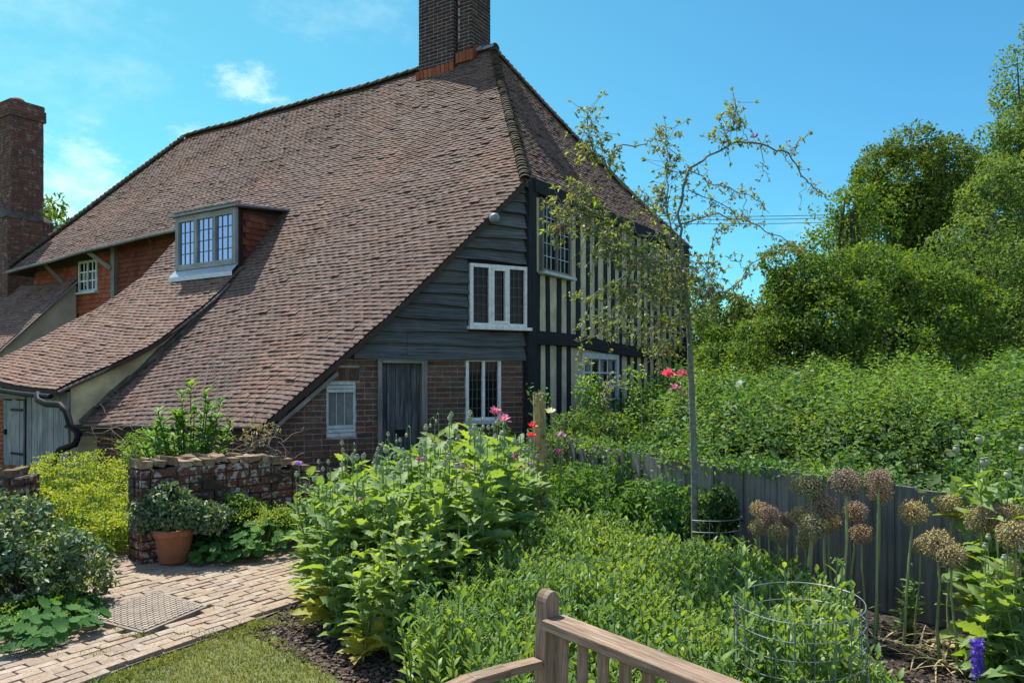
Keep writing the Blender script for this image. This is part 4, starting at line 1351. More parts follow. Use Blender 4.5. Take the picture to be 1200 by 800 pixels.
# ------------------------------------------------------------------ generic plants
def rdirs(n, up=0.3):
    d = RNG.normal(size=(n, 3)); d[:, 2] += up
    return unit(d)
def bush_mesh(fm, c, rad, n, leaf, mi=0, lw=.55, up=.4, shell=.35, seg=1, bumps=5, curl=.2, floor=None):
    """leaves gathered in uneven clumps over the outer volume of an ellipsoid"""
    c = np.asarray(c, float); rad = np.asarray(rad, float)
    lob = unit(RNG.normal(size=(bumps, 3)) + [0, 0, .3]) * RNG.uniform(.45, .85, (bumps, 1))
    lr = RNG.uniform(.2, .5, bumps)
    allc = np.concatenate([[[0, 0, 0]], lob]); allr = np.concatenate([[.66], lr])
    wts = allr ** 2; wts /= wts.sum()
    k = RNG.choice(len(allr), n, p=wts)
    d = unit(RNG.normal(size=(n, 3)))
    rr = allr[k] * (1 - shell * RNG.random(n) ** 1.6)
    rr *= 1 + .15 * np.sin(d[:, 0] * 9 + k) * np.sin(d[:, 1] * 8 + d[:, 2] * 7 + k * 2)
    # twig tips: a share of the leaves stands out on short sprays
    tip = RNG.random(n) < .06
    rr = rr * np.where(tip, RNG.uniform(1.0, 1.22, n), 1)
    P = c + (allc[k] + d * rr[:, None]) * rad
    inside = np.zeros(n, bool)
    for i in range(len(allr)):
        q = (P - c) / rad - allc[i]
        inside |= (np.linalg.norm(q, axis=1) < allr[i] * .62)
    keep = ~inside
    # hollows between the clumps
    hol = np.sin(P[:, 0] * 5.1 / rad[0] + k) * np.sin(P[:, 2] * 4.3 / rad[2] + 1.7 * k) * np.sin(P[:, 1] * 4.7 / rad[1])
    keep &= ~((hol > .28) & (RNG.random(n) < .9))
    if floor is not None: keep &= P[:, 2] > floor
    P = P[keep]; d = d[keep]; m = len(P)
    D = unit(d * .5 + RNG.normal(size=(m, 3)) * .7 + [0, 0, up * .3])
    Nn = unit(d + RNG.normal(size=(m, 3)) * .5 + [0, 0, .6])
    s_ = leaf * RNG.uniform(.5, 1.35, m)
    fm.leaves(P, D, Nn, s_, s_ * lw, curl=curl, seg=seg, mi=mi)

def shrub(name, base, lobes, n, leaf, mat, label, cat='shrub', group=None, stem_mat=None, **kw):
    """lobes: (centre offset, radii) list"""
    o = empty(name, base, label, cat, group)
    fm = FM()
    tot = sum(l[1][0] * l[1][2] for l in lobes)
    for off, rad in lobes:
        bush_mesh(fm, np.asarray(base) + off, rad, int(n * rad[0] * rad[2] / tot), leaf, floor=float(base[2]) + .01, **kw)
    fm.build('foliage', mat, o)
    g = FM()
    for off, rad in lobes:
        for k in range(4):
            q = np.asarray(base) + np.asarray(off) + (RNG.random(3) - .5) * np.asarray(rad) * .9
            b_ = np.asarray(base) + vec(RNG.uniform(-.06, .06), RNG.uniform(-.06, .06), 0)
            m = (b_ + q) / 2 + (RNG.random(3) - .5) * .1
            g.tube([b_, m, q], [max(.006, rad[0] * .03), rad[0] * .02 + .003, .004], 5)
    g.build('stem', stem_mat or L['bark2'], o)
    return o

# ------------------------------------------------------------------ trees at the right
def tree(base, lobes, n, leaf, mat, label, name='broadleaf_tree', trunk=.22, group=None, **kw):
    o = empty(name, base, label, 'tree', group)
    base = np.asarray(base, float)
    fm = FM(); tot = sum(l[1][0] * l[1][2] for l in lobes)
    for off, rad in lobes:
        bush_mesh(fm, base + off, rad, int(n * rad[0] * rad[2] / tot), leaf, bumps=16, **kw)
    fm.build('crown', mat, o)
    g = FM(); top = base + np.asarray(lobes[0][0])
    g.tube([base, (base + top) / 2 + vec(.15, .1, 0), top], [trunk, trunk * .7, trunk * .25], 8)
    for off, rad in lobes:
        for k in range(4):
            q = base + off + (RNG.random(3) - .5) * np.asarray(rad) * 1.3
            s_ = base + (top - base) * RNG.uniform(.35, .8)
            g.tube([s_, (s_ + q) / 2 + RNG.normal(size=3) * .15, q], [trunk * .4, trunk * .25, .02], 5)
    g.build('trunk', L['bark2'], o)
    return o
def tb(px, Y): return vec((px - 600) * Y / F, Y, 0)
def lob(px, py, Y, rx, rz, b, ry=None):   # lobe centre from its place in the picture
    return (at(px, py, Y) - b, (rx, ry or rx, rz))
b = tb(1075, 24)
tree(b, [lob(1072, 215, 24, 2.0, 1.9, b), lob(1040, 270, 23.5, 1.6, 1.9, b), lob(1105, 290, 23.5, 1.9, 2.2, b), lob(1080, 360, 24, 2.6, 2.4, b)], 120000, .12, L['treeA'],
     'dense dome of ivy covered tree rising behind the hedge, olive green', shell=.22)
b = tb(1200, 30)
tree(b, [lob(1210, 100, 30, 1.7, 2.6, b), lob(1150, 240, 29, 1.7, 1.8, b), lob(1190, 185, 29.5, 1.7, 1.8, b), lob(1225, 190, 30, 2.4, 2.6, b), lob(1190, 250, 29, 2.0, 2.4, b), lob(1215, 330, 30, 3.2, 4, b)], 85000, .15, L['treeC'],
     'tallest tree, grey green with a narrow top, behind the broad bushy one', trunk=.3, shell=.75)
b = tb(1000, 22)
tree(b, [lob(998, 245, 21, .8, 1.0, b), lob(1010, 290, 21, 1.5, 1.9, b), lob(985, 350, 22, 1.9, 2.0, b)], 20000, .12, L['treeB'],
     'loose light tree left of the ivy covered dome, leaning to the sky gap', shell=.8)
b = tb(1160, 17)
tree(b, [lob(1165, 250, 18, 1.1, 1.6, b), lob(1150, 330, 17, 1.6, 1.4, b), lob(1200, 360, 17, 1.8, 1.5, b), lob(1170, 410, 16.5, 2.0, 1.0, b)], 60000, .09, L['treeC'],
     'broad bushy tree standing in front of the tallest narrow topped tree', shell=.55)
b = tb(1050, 16)
tree(b, [lob(1060, 335, 16, 1.4, 1.1, b), lob(1010, 350, 15.5, 1.2, 1.1, b), lob(1100, 375, 15.5, 1.4, 1.1, b), lob(1040, 410, 15, 1.7, .9, b)], 60000, .085, L['treeB'],
     'bushy dark green hedgerow tree below the ivy covered dome', trunk=.14, shell=.55)
b = tb(940, 15)
tree(b, [lob(945, 325, 15, .9, .75, b), lob(925, 360, 15, .85, .9, b), lob(960, 375, 14.5, 1.2, 1.0, b), lob(930, 410, 14.5, 1.2, .8, b)], 50000, .08, L['treeB'],
     'rounded mid green hedgerow tree nearest the tips of the apple branches', trunk=.12, shell=.6)
b = tb(850, 19)
tree(b, [lob(845, 385, 19, 1.0, .95, b), lob(880, 392, 19, .9, .85, b), lob(815, 400, 20, .9, .8, b), lob(862, 420, 18, 1.5, .8, b)], 30000, .10, L['treeB'],
     'low dark tree between the end of the house and the hedgerow', trunk=.12, shell=.5)
b = tb(50, 40)
b = tb(1100, 34)
shrub('distant_hedge', b, [(vec(dx, 0, 1.6), (5, 1.5, 1.9)) for dx in (-10, -4, 2, 8, 14)], 26000, .24, L['treeB'], 'distant field hedge glimpsed between the trunks of the hedgerow', 'hedge', shell=.5)
b = tb(50, 40)
tree(b, [lob(57, 262, 40, 1.2, 1.4, b), lob(45, 275, 40, 1.5, 2.0, b)], 3000, .3, L['treeC'], 'distant tree top showing between the left chimney and roof', shell=.8)

# utility wires
pw = empty('power_lines', at(900, 235, 35), 'thin overhead wires crossing the sky between apple tree and hedgerow', 'power line')
for k, (ya, yb) in enumerate(((243, 229), (247, 232), (252, 237))):
    g = MB(); a, b_ = at(700, ya + 8, 36), at(1290, yb - 3, 34)
    pts = [a + (b_ - a) * t - UP * .5 * math.sin(t * math.pi) for t in np.linspace(0, 1, 14)]
    g.tube(pts, .014, 4); g.build('wire', M['iron'], pw)

# ------------------------------------------------------------------ fence
FL = [(.2, 9.3), (.72, 8.2), (1.08, 7.35), (1.45, 6.65), (1.9, 6.05), (2.35, 5.5), (2.78, 4.95), (3.3, 4.45), (4.2, 3.9)]
FLa = np.array(FL); fs_ = np.concatenate([[0], np.cumsum(np.linalg.norm(np.diff(FLa, axis=0), axis=1))])
def fpt(s): return vec(np.interp(s, fs_, FLa[:, 0]), np.interp(s, fs_, FLa[:, 1]), 0)
fence = empty('board_fence', fpt(3.5), 'grey weathered vertical board fence curving below the bramble hedge', 'fence')
g = MB(); s = 0; k = 0
while s < fs_[-1] - .1:
    wd = .125 if s < 2.6 else .15
    p, q = fpt(s), fpt(s + wd)
    d = unit(q - p); nn = vec(d[1], -d[0], 0)
    h = .90 + .02 * math.sin(s * 2) + random.uniform(-.012, .012)
    if s < 2.6: h += .03; off = .03 * (k % 2)
    else: off = .012 * (k % 2)
    g.box((p + q) / 2 + UP * h / 2 + nn * (off if np.dot(nn, p) < 0 else -off), d, nn, UP, wd + (.012 if s > 2.6 else -.012), .018, h, jit=.008)
    s += wd; k += 1
g.build('board_panel', M['fence'], fence)
for z in (.2, .75):
    g = MB()
    for a, b_ in zip(np.arange(0, fs_[-1] - .3, .3), np.arange(.3, fs_[-1], .3)):
        g.beam(fpt(a) + UP * z + vec(.04, .05, 0), fpt(b_) + UP * z + vec(.04, .05, 0), .04, .07)
    g.build('rail', M['fence'], fence)
for s in (.4, 2.55, 4.5, 6.6):
    g = MB(); p = fpt(s); g.box(p + vec(.07, .08, .45), vec(1, 0, 0), vec(0, 1, 0), UP, .08, .08, .9, jit=.01)
    g.build('post', M['fence'], fence)

# ------------------------------------------------------------------ bramble hedge beyond the fence
def fence_side(P):      # signed distance past the fence (positive = beyond it)
    best = np.full(len(P), 1e9); sg = np.zeros(len(P))
    for i in range(len(FL) - 1):
        a, b_ = FLa[i], FLa[i + 1]; d = b_ - a
        t = np.clip(((P - a) @ d) / (d @ d), 0, 1)
        q = a + t[:, None] * d; v = P - q; dd = np.linalg.norm(v, axis=1)
        cr = d[0] * v[:, 1] - d[1] * v[:, 0]
        up = dd < best
        best = np.where(up, dd, best); sg = np.where(up, np.sign(cr), sg)
    return best * sg
def hnoise(x, y):
    return (.11 * np.sin(x * 2.1 + y * 1.3) * np.sin(x * .9 - y * 1.7) + .09 * np.sin(x * 4.7 - y * 3.1 + 1) + .05 * np.sin(x * 9 + y * 7.7) + .04 * np.sin(y * 12 - x * 3))
hed = empty('bramble_hedge', (4, 9, 0), 'wide sprawling bramble and nettle hedge filling the bank beyond the fence', 'hedge')
fm = FM()
n = 230000
X = RNG.uniform(.5, 13, n); Y = RNG.uniform(3.2, 15, n)
P2_ = np.stack([X, Y], 1); sd_ = fence_side(P2_)
vis = (sd_ > .03) & (np.abs(X) < Y * .78) & (X > Y * .07)
# keep clear of the house
rel = P2_ - C0[:2]; uu = rel @ RD[:2]; wwp = rel @ BD[:2]
vis &= ~((uu > -.45) & (wwp > -1) & (wwp < 8.5))
dens = np.clip((6.0 / Y) ** 2.2, .12, 1)
vis &= RNG.random(n) < dens
X, Y, sd_ = X[vis], Y[vis], sd_[vis]
drop = lambda x, y: -.42 * (1 - smooth(.12, .26, np.asarray(x) / np.asarray(y)))
top = .88 + .62 * smooth(0, 2.6, sd_) + .10 * smooth(3, 7, sd_) + hnoise(X, Y) * (1.5 * smooth(0, .8, sd_) + .25) + drop(X, Y) * smooth(0, 1, sd_)
dep = RNG.random(len(X)) ** 1.8 * .6
Z = np.maximum(top - dep, .25)
# hang over the fence top a little
spill = (RNG.random(len(X)) < .10) & (sd_ < .35)
P = np.stack([X, Y, Z], 1)
Nn = unit(np.stack([-.3 + 0 * X, -.6 + 0 * X, 1 + 0 * X], 1) + RNG.normal(size=(len(X), 3)) * .75)
D = unit(RNG.normal(size=(len(X), 3)) * [1, 1, .8] + [0, 0, .1])
s_ = RNG.uniform(.03, .07, len(X)) * np.clip(Y / 7, .9, 1.7)
hol = np.sin(X * 3.3 + 2 * np.sin(Y * 2)) * np.sin(Z * 7 + X * 1.3) * np.sin(Y * 3.1 + 1)
kp = ~((hol > .22) & (RNG.random(len(X)) < .82))
pat = np.sin(X * 1.7 + 1.3 * np.sin(Y * 1.1)) + np.sin(Y * 2.3 - X * .8) + RNG.normal(size=len(X)) * .5
for q, sel in enumerate(((pat >= -.6) & (pat < 1.2), pat >= 1.2, (pat < -.6) & (pat > -1.9), pat <= -1.9)):
    j = sel & kp
    k2 = s_[j] * (1, .8, 1.25, .9)[q]
    fm.leaves(P[j], D[j], Nn[j], k2, k2 * (.55, .35, .7, .45)[q], curl=.2, seg=1, mi=q)
for _ in range(60):
    sp = random.uniform(.6, fs_[-1] - .8); c = fpt(sp); m = random.randint(18, 60); dr = random.uniform(.03, .16)
    Q_ = c + np.stack([RNG.normal(size=m) * .09, RNG.normal(size=m) * .07 + .02, .93 - RNG.random(m) * dr + RNG.random(m) * .07], 1)
    fm.leaves(Q_, unit(RNG.normal(size=(m, 3)) + [-.3, -.5, -.2]), RNG.normal(size=(m, 3)) * .6 + [-.2, -.5, .8], RNG.uniform(.03, .065, m), RNG.uniform(.018, .035, m), curl=.25, seg=2, mi=random.randint(0, 2))
# upright leafy shoots standing out of the mass
ns = 1300
Xs = RNG.uniform(.6, 9, ns * 3); Ys = RNG.uniform(3.6, 12.5, ns * 3)
PS = np.stack([Xs, Ys], 1); sds = fence_side(PS); rel = PS - C0[:2]
ok = (sds > .15) & (Xs < Ys * .76) & (Xs > Ys * .08) & ~(((rel @ RD[:2]) > -.5) & ((rel @ BD[:2]) > -1))
Xs, Ys, sds = Xs[ok], Ys[ok], sds[ok]
for x, y, sdd in list(zip(Xs, Ys, sds))[:ns]:
    h0 = .88 + .62 * smooth(0, 2.6, sdd) + 1.5 * hnoise(x, y) + float(drop(x, y))
    m = RNG.integers(8, 14)
    t = np.linspace(0, 1, m)
    lean = RNG.normal(size=2) * .12
    hh = RNG.uniform(.14, .42)
    Pp = np.stack([x + lean[0] * t, y + lean[1] * t, h0 - .1 + hh * t], 1)
    a = np.arange(m) * 2.4
    Dd = np.stack([np.cos(a), np.sin(a), np.full(m, .45)], 1)
    ls = RNG.uniform(.05, .085) * (1.15 - .6 * t) * np.clip(y / 8, .85, 1.5)
    fm.leaves(Pp, Dd, np.tile([0, 0, 1.], (m, 1)) + RNG.normal(size=(m, 3)) * .25, ls, ls * .42, curl=.3, seg=2, mi=int(RNG.integers(0, 3)))
fm.build('foliage', [L['bramble'], L['euphgreen'], L['mix'], L['rusty']], hed)
fm = FM()      # dark inner mass: stems and old leaves
for x, y in [(a, b_) for a in np.arange(1, 11, .5) for b_ in np.arange(3.6, 14, .5)]:
    sdd = float(fence_side(np.array([[x, y]]))[0]); r2 = np.array([x, y]) - C0[:2]
    if sdd < .35 or x > y * .8 or x < y * .05 or ((r2 @ RD[:2]) > -.8 and (r2 @ BD[:2]) > -1): continue
    for k in range(7):
        p = vec(x + random.uniform(-.25, .25), y + random.uniform(-.25, .25), 0)
        q = p + vec(random.uniform(-.3, .3), random.uniform(-.3, .3), .6 + .5 * float(smooth(0, 2, sdd)))
        fm.tube([p, (p + q) / 2 + vec(0, 0, .1), q], .006, 3)
fm.build('stem', L['bark2'], hed)
# leafy dark fill under the hedge surface
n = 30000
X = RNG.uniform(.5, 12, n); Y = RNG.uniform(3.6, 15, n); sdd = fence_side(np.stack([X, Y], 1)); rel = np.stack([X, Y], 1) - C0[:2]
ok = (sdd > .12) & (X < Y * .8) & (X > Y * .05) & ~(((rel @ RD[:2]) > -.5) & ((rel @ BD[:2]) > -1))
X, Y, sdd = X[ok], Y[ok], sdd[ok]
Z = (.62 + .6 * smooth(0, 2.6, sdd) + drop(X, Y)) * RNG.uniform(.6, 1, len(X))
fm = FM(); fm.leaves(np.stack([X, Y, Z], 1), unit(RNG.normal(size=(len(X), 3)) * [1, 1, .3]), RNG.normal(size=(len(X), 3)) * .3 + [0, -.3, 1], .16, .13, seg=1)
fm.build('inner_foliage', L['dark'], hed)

def blossom(fm, c, r, n, mi=0, flat=.5):
    """a flower head of loose petals"""
    a = np.arange(n) * 2.4; t = np.sqrt((np.arange(n) + .5) / n)
    D = unit(np.stack([np.cos(a) * t, np.sin(a) * t, 1.1 - t * flat * 2], 1) + RNG.normal(size=(n, 3)) * .15)
    fm.leaves(np.tile(c, (n, 1)) + D * r * .1, D, np.tile([0, 0, 1.], (n, 1)) + RNG.normal(size=(n, 3)) * .5, r, r * .8, curl=-.2, seg=2, mi=mi)

# individual bloom stems standing in the borders
def flower(px, py, Y, r, mat, label, n=12, name='flower', hgt=None, cnt=1, group=None):
    c = at(px, py, Y); h0 = hgt if hgt is not None else max(0.0, c[2] - .8)
    o = empty(name, (c[0], c[1], h0), label, 'flower', group)
    fm = FM(); fm.tube([vec(c[0], c[1], h0), vec(c[0] + .02, c[1], (h0 + c[2]) / 2), c], .004, 4); fm.build('stem', L['stem'], o)
    fm = FM()
    for k in range(cnt): blossom(fm, c + (RNG.random(3) - .5) * r * (1.6 if cnt > 1 else 0), r, n)
    fm.build('petals', mat, o)
    return o
flower(785, 443, 10.0, .10, L['pink'], 'deep pink rose bloom left of the apple trunk above the hedge', 14, 'rose_bloom', cnt=2, hgt=.7)
flower(799, 440, 10.0, .09, L['pink'], 'deep pink rose bloom closest to the apple trunk', 14, 'rose_bloom', cnt=1, hgt=.7)
flower(795, 458, 9.9, .09, L['palepink'], 'paler pink rose bloom just below the two deep pink ones', 14, 'rose_bloom', cnt=2, hgt=.7)
flower(580, 484, 8.7, .085, L['palepink'], 'left pale pink rose under the small casement by the brick wall', 14, 'rose_bloom', hgt=.4)
flower(591, 493, 8.6, .085, L['palepink'], 'right pale pink rose under the small casement, slightly lower', 14, 'rose_bloom', hgt=.4)
flower(868, 453, 9.5, .09, L['white'], 'flat white flower head on the bramble hedge', 10, 'umbel_flower', hgt=1.1)
flower(1043, 447, 8.5, .055, L['orangep'], 'single orange flower in the hedge on the right', 8, 'flower', hgt=1.1)
for k, (px, py, Y, r, mt, lab) in enumerate([
    (624, 500, 6.6, .05, 'redp', 'upper crimson sweet pea against the left of the wooden post'), (623, 512, 6.6, .05, 'redp', 'lower crimson sweet pea against the left of the wooden post'),
    (603, 537, 6.4, .05, 'magenta', 'bright magenta sweet pea left of the post'), (609, 548, 6.4, .035, 'redp', 'small red bud under the magenta sweet pea'),
    (645, 484, 6.7, .06, 'white', 'white sweet pea right of the post top'), (656, 512, 6.6, .06, 'lilac', 'mauve and white sweet pea right of the post'),
    (655, 530, 6.6, .035, 'magenta', 'small purple sweet pea below the mauve one'), (606, 560, 6.4, .04, 'white', 'white sweet pea low left of the post'),
    (622, 545, 6.4, .035, 'lilac', 'pale lilac sweet pea at the foot of the post'), (722, 539, 7.3, .035, 'magenta', 'magenta flower in front of the fence end'),
    (492, 540, 5.9, .04, 'magenta', 'purple pink poppy flower in front of the dark door'), (541, 548, 5.6, .04, 'magenta', 'left of two purple flowers above the poppy leaves'),
    (552, 553, 5.6, .035, 'magenta', 'right of two purple flowers above the poppy leaves'), (474, 546, 5.9, .03, 'lilac', 'faded lilac flower left of the purple pink poppy'),
    (350, 545, 6.3, .035, 'violet', 'small violet flower in front of the brick wall by the rafter'), (420, 585, 5.3, .045, 'lilac', 'dusty mauve flower low in the left poppies')]):
    flower(px, py, Y, r, L[mt], lab, 9, 'sweet_pea_bloom' if k < 9 else 'flower', hgt=max(.05, at(px, py, Y)[2] - .45))

# ------------------------------------------------------------------ mixed border shrubs behind the sedum
bs = [
 (640, 600, 7.3, .55, .55, 'mix', .05, 7000, 'leafy green border plant at the foot of the wooden post'),
 (700, 590, 7.2, .60, .50, 'mix', .055, 8000, 'leafy border plant in front of the left end of the fence'),
 (760, 600, 6.8, .50, .45, 'mix', .06, 7000, 'narrow leaved border plant left of the apple trunk'),
 (842, 606, 5.62, .17, .34, 'dark', .055, 2600, 'dark leafy plant inside the wire guard of the apple tree'),
 (600, 560, 7.9, .55, .60, 'mix', .05, 7000, 'light green border plant under the pale pink roses'),
 (660, 540, 8.6, .7, .50, 'bramble', .055, 8000, 'loose climbing foliage below the sash window'),
 (720, 520, 8.9, .7, .55, 'bramble', .055, 8000, 'yellow green bushy growth behind the fence end'),
 (535, 560, 8.2, .50, .50, 'mix', .05, 6000, 'bushy border plant in front of the dark door and casement'),
 (803, 606, 5.95, .26, .34, 'mix', .06, 4200, 'dark leaved border plant between the apple trunk and the fence'),
 (690, 460, 9.6, .30, .30, 'euphgreen', .06, 1200, 'bright green shoots in front of the sash window'),
]
for px, py, Y, rx, rz, mt, lf, n, lab in bs:
    c = at(px, py, Y); zc = max(c[2], rz * .7)
    base = vec(c[0], c[1], 0)
    shrub('border_plant', base, [(vec(0, 0, zc), (rx, rx * .8, rz)), (vec(rx * .5, .05, zc * .8), (rx * .6, rx * .6, rz * .7)), (vec(-rx * .5, -.05, zc * .75), (rx * .6, rx * .6, rz * .7))],
          n, lf, L[mt], lab, 'border plant', stem_mat=L['stem'], lw=.42, shell=.6)
# twining rose growth beside the sash window
def climber(pts, label, leafmat_, n=240, leaf=.04, name='climbing_rose', spread=.09, rad=.007, cat='climber', stem=None):
    pts = np.asarray(pts, float)
    o = empty(name, pts[0], label, cat)
    fm = FM(); fm.tube(pts, rad, 5); fm.build('stem', stem or L['twig'], o)
    t = RNG.random(n) * (len(pts) - 1); i = np.minimum(t.astype(int), len(pts) - 2); f = (t - i)[:, None]
    P = pts[i] * (1 - f) + pts[i + 1] * f + RNG.normal(size=(n, 3)) * spread * .5
    fm = FM(); s_ = leaf * RNG.uniform(.6, 1.3, n)
    fm.leaves(P, unit(RNG.normal(size=(n, 3)) + [0, 0, .3]), RNG.normal(size=(n, 3)) * .6 + [0, -.3, 1], s_, s_ * .5, seg=1)
    fm.build('foliage', leafmat_, o)
    return o
climber([at(683, 520, 9.8), at(690, 480, 9.8), at(700, 450, 9.8), at(712, 470, 9.6)], 'reddish rose shoots crossing the foot of the sash window', L['apple'], 300, .05)
climber([at(735, 500, 9.6), at(742, 460, 9.6), at(738, 430, 9.6)], 'upright leafy shoot right of the sash window', L['euphgreen'], 160, .055)
climber([at(752, 500, 9.4), at(752, 460, 9.4), at(750, 436, 9.4)], 'second leafy shoot between sash window and apple trunk', L['euphgreen'], 140, .055)
climber([at(720, 500, 9.3), at(706, 470, 9.3), at(716, 445, 9.3), at(735, 455, 9.2)], 'brownish rose shoot arching before the sash window sill', L['apple'], 220, .045)

# wooden post with string
pp = empty('wooden_post', vec(at(632, 460, 6.9)[0], 6.9, 0), 'round golden brown timber post rising from the sweet peas', 'post')
tp = at(632, 460, 6.9)
g = MB(); g.tube([vec(tp[0] + .02, 6.9, 0), vec(tp[0] + .01, 6.9, .8), tp - UP * .015, tp], [.062, .06, .06, .052], 12)
g.build('post_shaft', M['postwood'], pp, smooth_=False)
g = MB()
for z in (.95, 1.22): g.tube([vec(tp[0] + .066 * math.cos(a), 6.9 + .066 * math.sin(a), z) for a in np.linspace(0, 6.28, 14)], .003, 4)
g.build('string', L['twig'], pp)
climber([vec(tp[0] + .02, 6.83, .3), vec(tp[0] - .06, 6.84, .8), vec(tp[0] + .05, 6.83, 1.2), vec(tp[0] - .03, 6.85, 1.5), vec(tp[0] + .07, 6.9, 1.42)], 'sweet pea vine twining up the wooden post', L['mix'], 130, .045, 'sweet_pea_vine', .13, .004, stem=L['stem'])

# ------------------------------------------------------------------ poppies
def poppy_proto(hgt, yellow, seed, pods):
    rg = np.random.default_rng(seed)
    o = empty('poppy_plant', (0, 0, 0))
    st = FM(); lf = FM(); PODS_ = []
    nst = rg.integers(3, 5)
    for j in range(nst):
        h = hgt * rg.uniform(.75, 1.02)
        a0 = rg.random() * 6.28; rr = rg.uniform(.02, .13)
        top = vec(math.cos(a0) * rr * 1.6, math.sin(a0) * rr * 1.6, h)
        pts = [vec(0, 0, 0), top * .5 + rg.normal(size=3) * .02, top * [1, 1, .86], top]
        st.tube(pts, [.008, .007, .004, .003], 5)
        m = 15
        t = np.linspace(.06, .90, m) + rg.normal(size=m) * .02
        C_ = np.array([np.interp(t, [0, .5, .86, 1], [p[i] for p in pts]) for i in range(3)]).T
        a = np.arange(m) * 2.4 + a0
        D = np.stack([np.cos(a), np.sin(a), rg.uniform(.1, .8, m) + .4 * t], 1)
        ln = (.24 * (1 - .62 * t) + .03) * rg.uniform(.8, 1.25, m)
        wd = ln * rg.uniform(.40, .56, m)
        mi_ = (t < (.30 if yellow else .02)).astype(int)
        for q in (0, 1):
            s_ = mi_ == q
            if s_.any(): lf.leaves(C_[s_], D[s_], np.tile([0, 0, 1.], (s_.sum(), 1)) + rg.normal(size=(s_.sum(), 3)) * .35, ln[s_], wd[s_], curl=rg.uniform(.1, .55, s_.sum()), fold=.18, seg=4, prof=[.5, .95, .62, 1.05, .68, .95, .5, .62, .3, 0], wave=.07, mi=q)
        # small top leaves
        m2 = 8; t2 = rg.uniform(.6, .9, m2)
        C2 = np.array([np.interp(t2, [0, .5, .86, 1], [p[i] for p in pts]) for i in range(3)]).T
        lf.leaves(C2, rg.normal(size=(m2, 3)) * [1, 1, .4] + [0, 0, .6], np.tile([0, 0, 1.], (m2, 1)) + rg.normal(size=(m2, 3)) * .4, rg.uniform(.05, .10, m2), rg.uniform(.025, .05, m2), curl=.3, seg=3, wave=.08)
        if rg.random() < pods:
            pod = FM(); PODS_.append(pod)
            p = top + vec(0, 0, rg.uniform(.03, .16)); hook = rg.random() < .35
            if hook:
                e = p + vec(.045, 0, -.05)
                st.tube([top, p, p + vec(.02, 0, .02), p + vec(.042, 0, .0), e], .0028, 4); pod.blob(e, .013, sub=1, sq=(1, 1, 1.5))
            else:
                st.tube([top, (top + p) / 2 + rg.normal(size=3) * .006, p], .0028, 4)
                pod.blob(p + vec(0, 0, .015), .018, sub=2, sq=(1, 1, 1.15)); pod.blob(p + vec(0, 0, .037), .015, sub=1, sq=(1, 1, .25))
    st.build('stem', L['stem'], o); lf.build('leaf', [L['poppy'], L['poppyyellow']], o)
    for p_ in PODS_: p_.build('seed_pod', L['pod'], o)
    return o
protos = [poppy_proto(1.05, False, 3, .45), poppy_proto(1.0, True, 4, .3), poppy_proto(1.12, False, 5, .55), poppy_proto(.9, False, 6, .3), poppy_proto(1.0, False, 8, .35)]
PPOS = []
def poppy_ok(x, y):
    for a, b_ in PPOS:
        if (a - x) ** 2 + (b_ - y) ** 2 < .17 ** 2: return False
    return True
tries = 0
poly_p = [(-1.47, 5.45), (-1.22, 4.75), (-.95, 4.3), (-.66, 4.15), (-.42, 4.35), (-.22, 5.0), (.02, 5.7), (.22, 6.7), (.05, 7.5), (-.8, 7.4), (-1.25, 6.9), (-1.62, 6.2)]
while tries < 3000 and len(PPOS) < 78:
    x, y = random.uniform(-1.7, .3), random.uniform(4.1, 7.5); tries += 1
    if in_poly(np.array([[x, y]]), poly_p)[0] and poppy_ok(x, y): PPOS.append((x, y))
GP = 'green opium poppies massed beside the path'
used = [False] * len(protos)
for i, (x, y) in enumerate(PPOS):
    edge = y < 4.9
    k = random.choice([0, 2, 3, 4]) if not edge else random.choice([1, 3, 4, 1])
    if x < -.75: hh = random.uniform(.84, 1.0)
    else: hh = random.uniform(.98, 1.16)
    if y < 4.75: hh *= random.uniform(.62, .82)
    lab = 'opium poppy in the green clump, yellowing at its lower leaves' if k == 1 else 'green leafed opium poppy in the tall clump beside the path'
    if not used[k]:
        o = protos[k]; used[k] = True
        o.location = (x, y, 0); o.rotation_euler = (0, 0, random.random() * 6.28); o.scale = (hh, hh, hh); o['label'] = lab
    else: o = copy_thing(protos[k], (x, y, 0), random.random() * 6.28, hh, lab)
    tag(o, cat='poppy', group=GP + (' with yellow leaves' if k == 1 else ''))
for k, u_ in enumerate(used):
    if not u_:
        tag(protos[k], 'green leafed opium poppy in the tall clump beside the path', 'poppy', GP); protos[k].location = (-.5, 5.5, 0)
# blue green clump of poppies at the far right edge
for i, (px, Y, hh, lab) in enumerate([(1152, 4.35, 1.12, 'tall poppy with pale curled leaves rising above the right end of the fence'),
                                      (1185, 4.2, 1.2, 'tall poppy with pale leaves nearest the right edge'),
                                      (1168, 3.9, .8, 'bushy poppy below the largest allium heads'),
                                      (1205, 3.7, .75, 'poppy cut by the right edge of the photo, low down'),
                                      (1062, 4.7, .42, 'small blue green poppy seedling clump between alliums and fence')]):
    copy_thing(protos[0 if i < 4 else 3], ((px - 600) * Y / F, Y, 0), i * 1.3, hh, lab)
    o = bpy.context.scene.collection.objects[-1]
for o in bpy.data.objects:
    if o.type == 'EMPTY' and o.get('label', '').startswith(('tall poppy', 'bushy poppy', 'poppy cut', 'small blue')):
        if 'group' in o: del o['group']

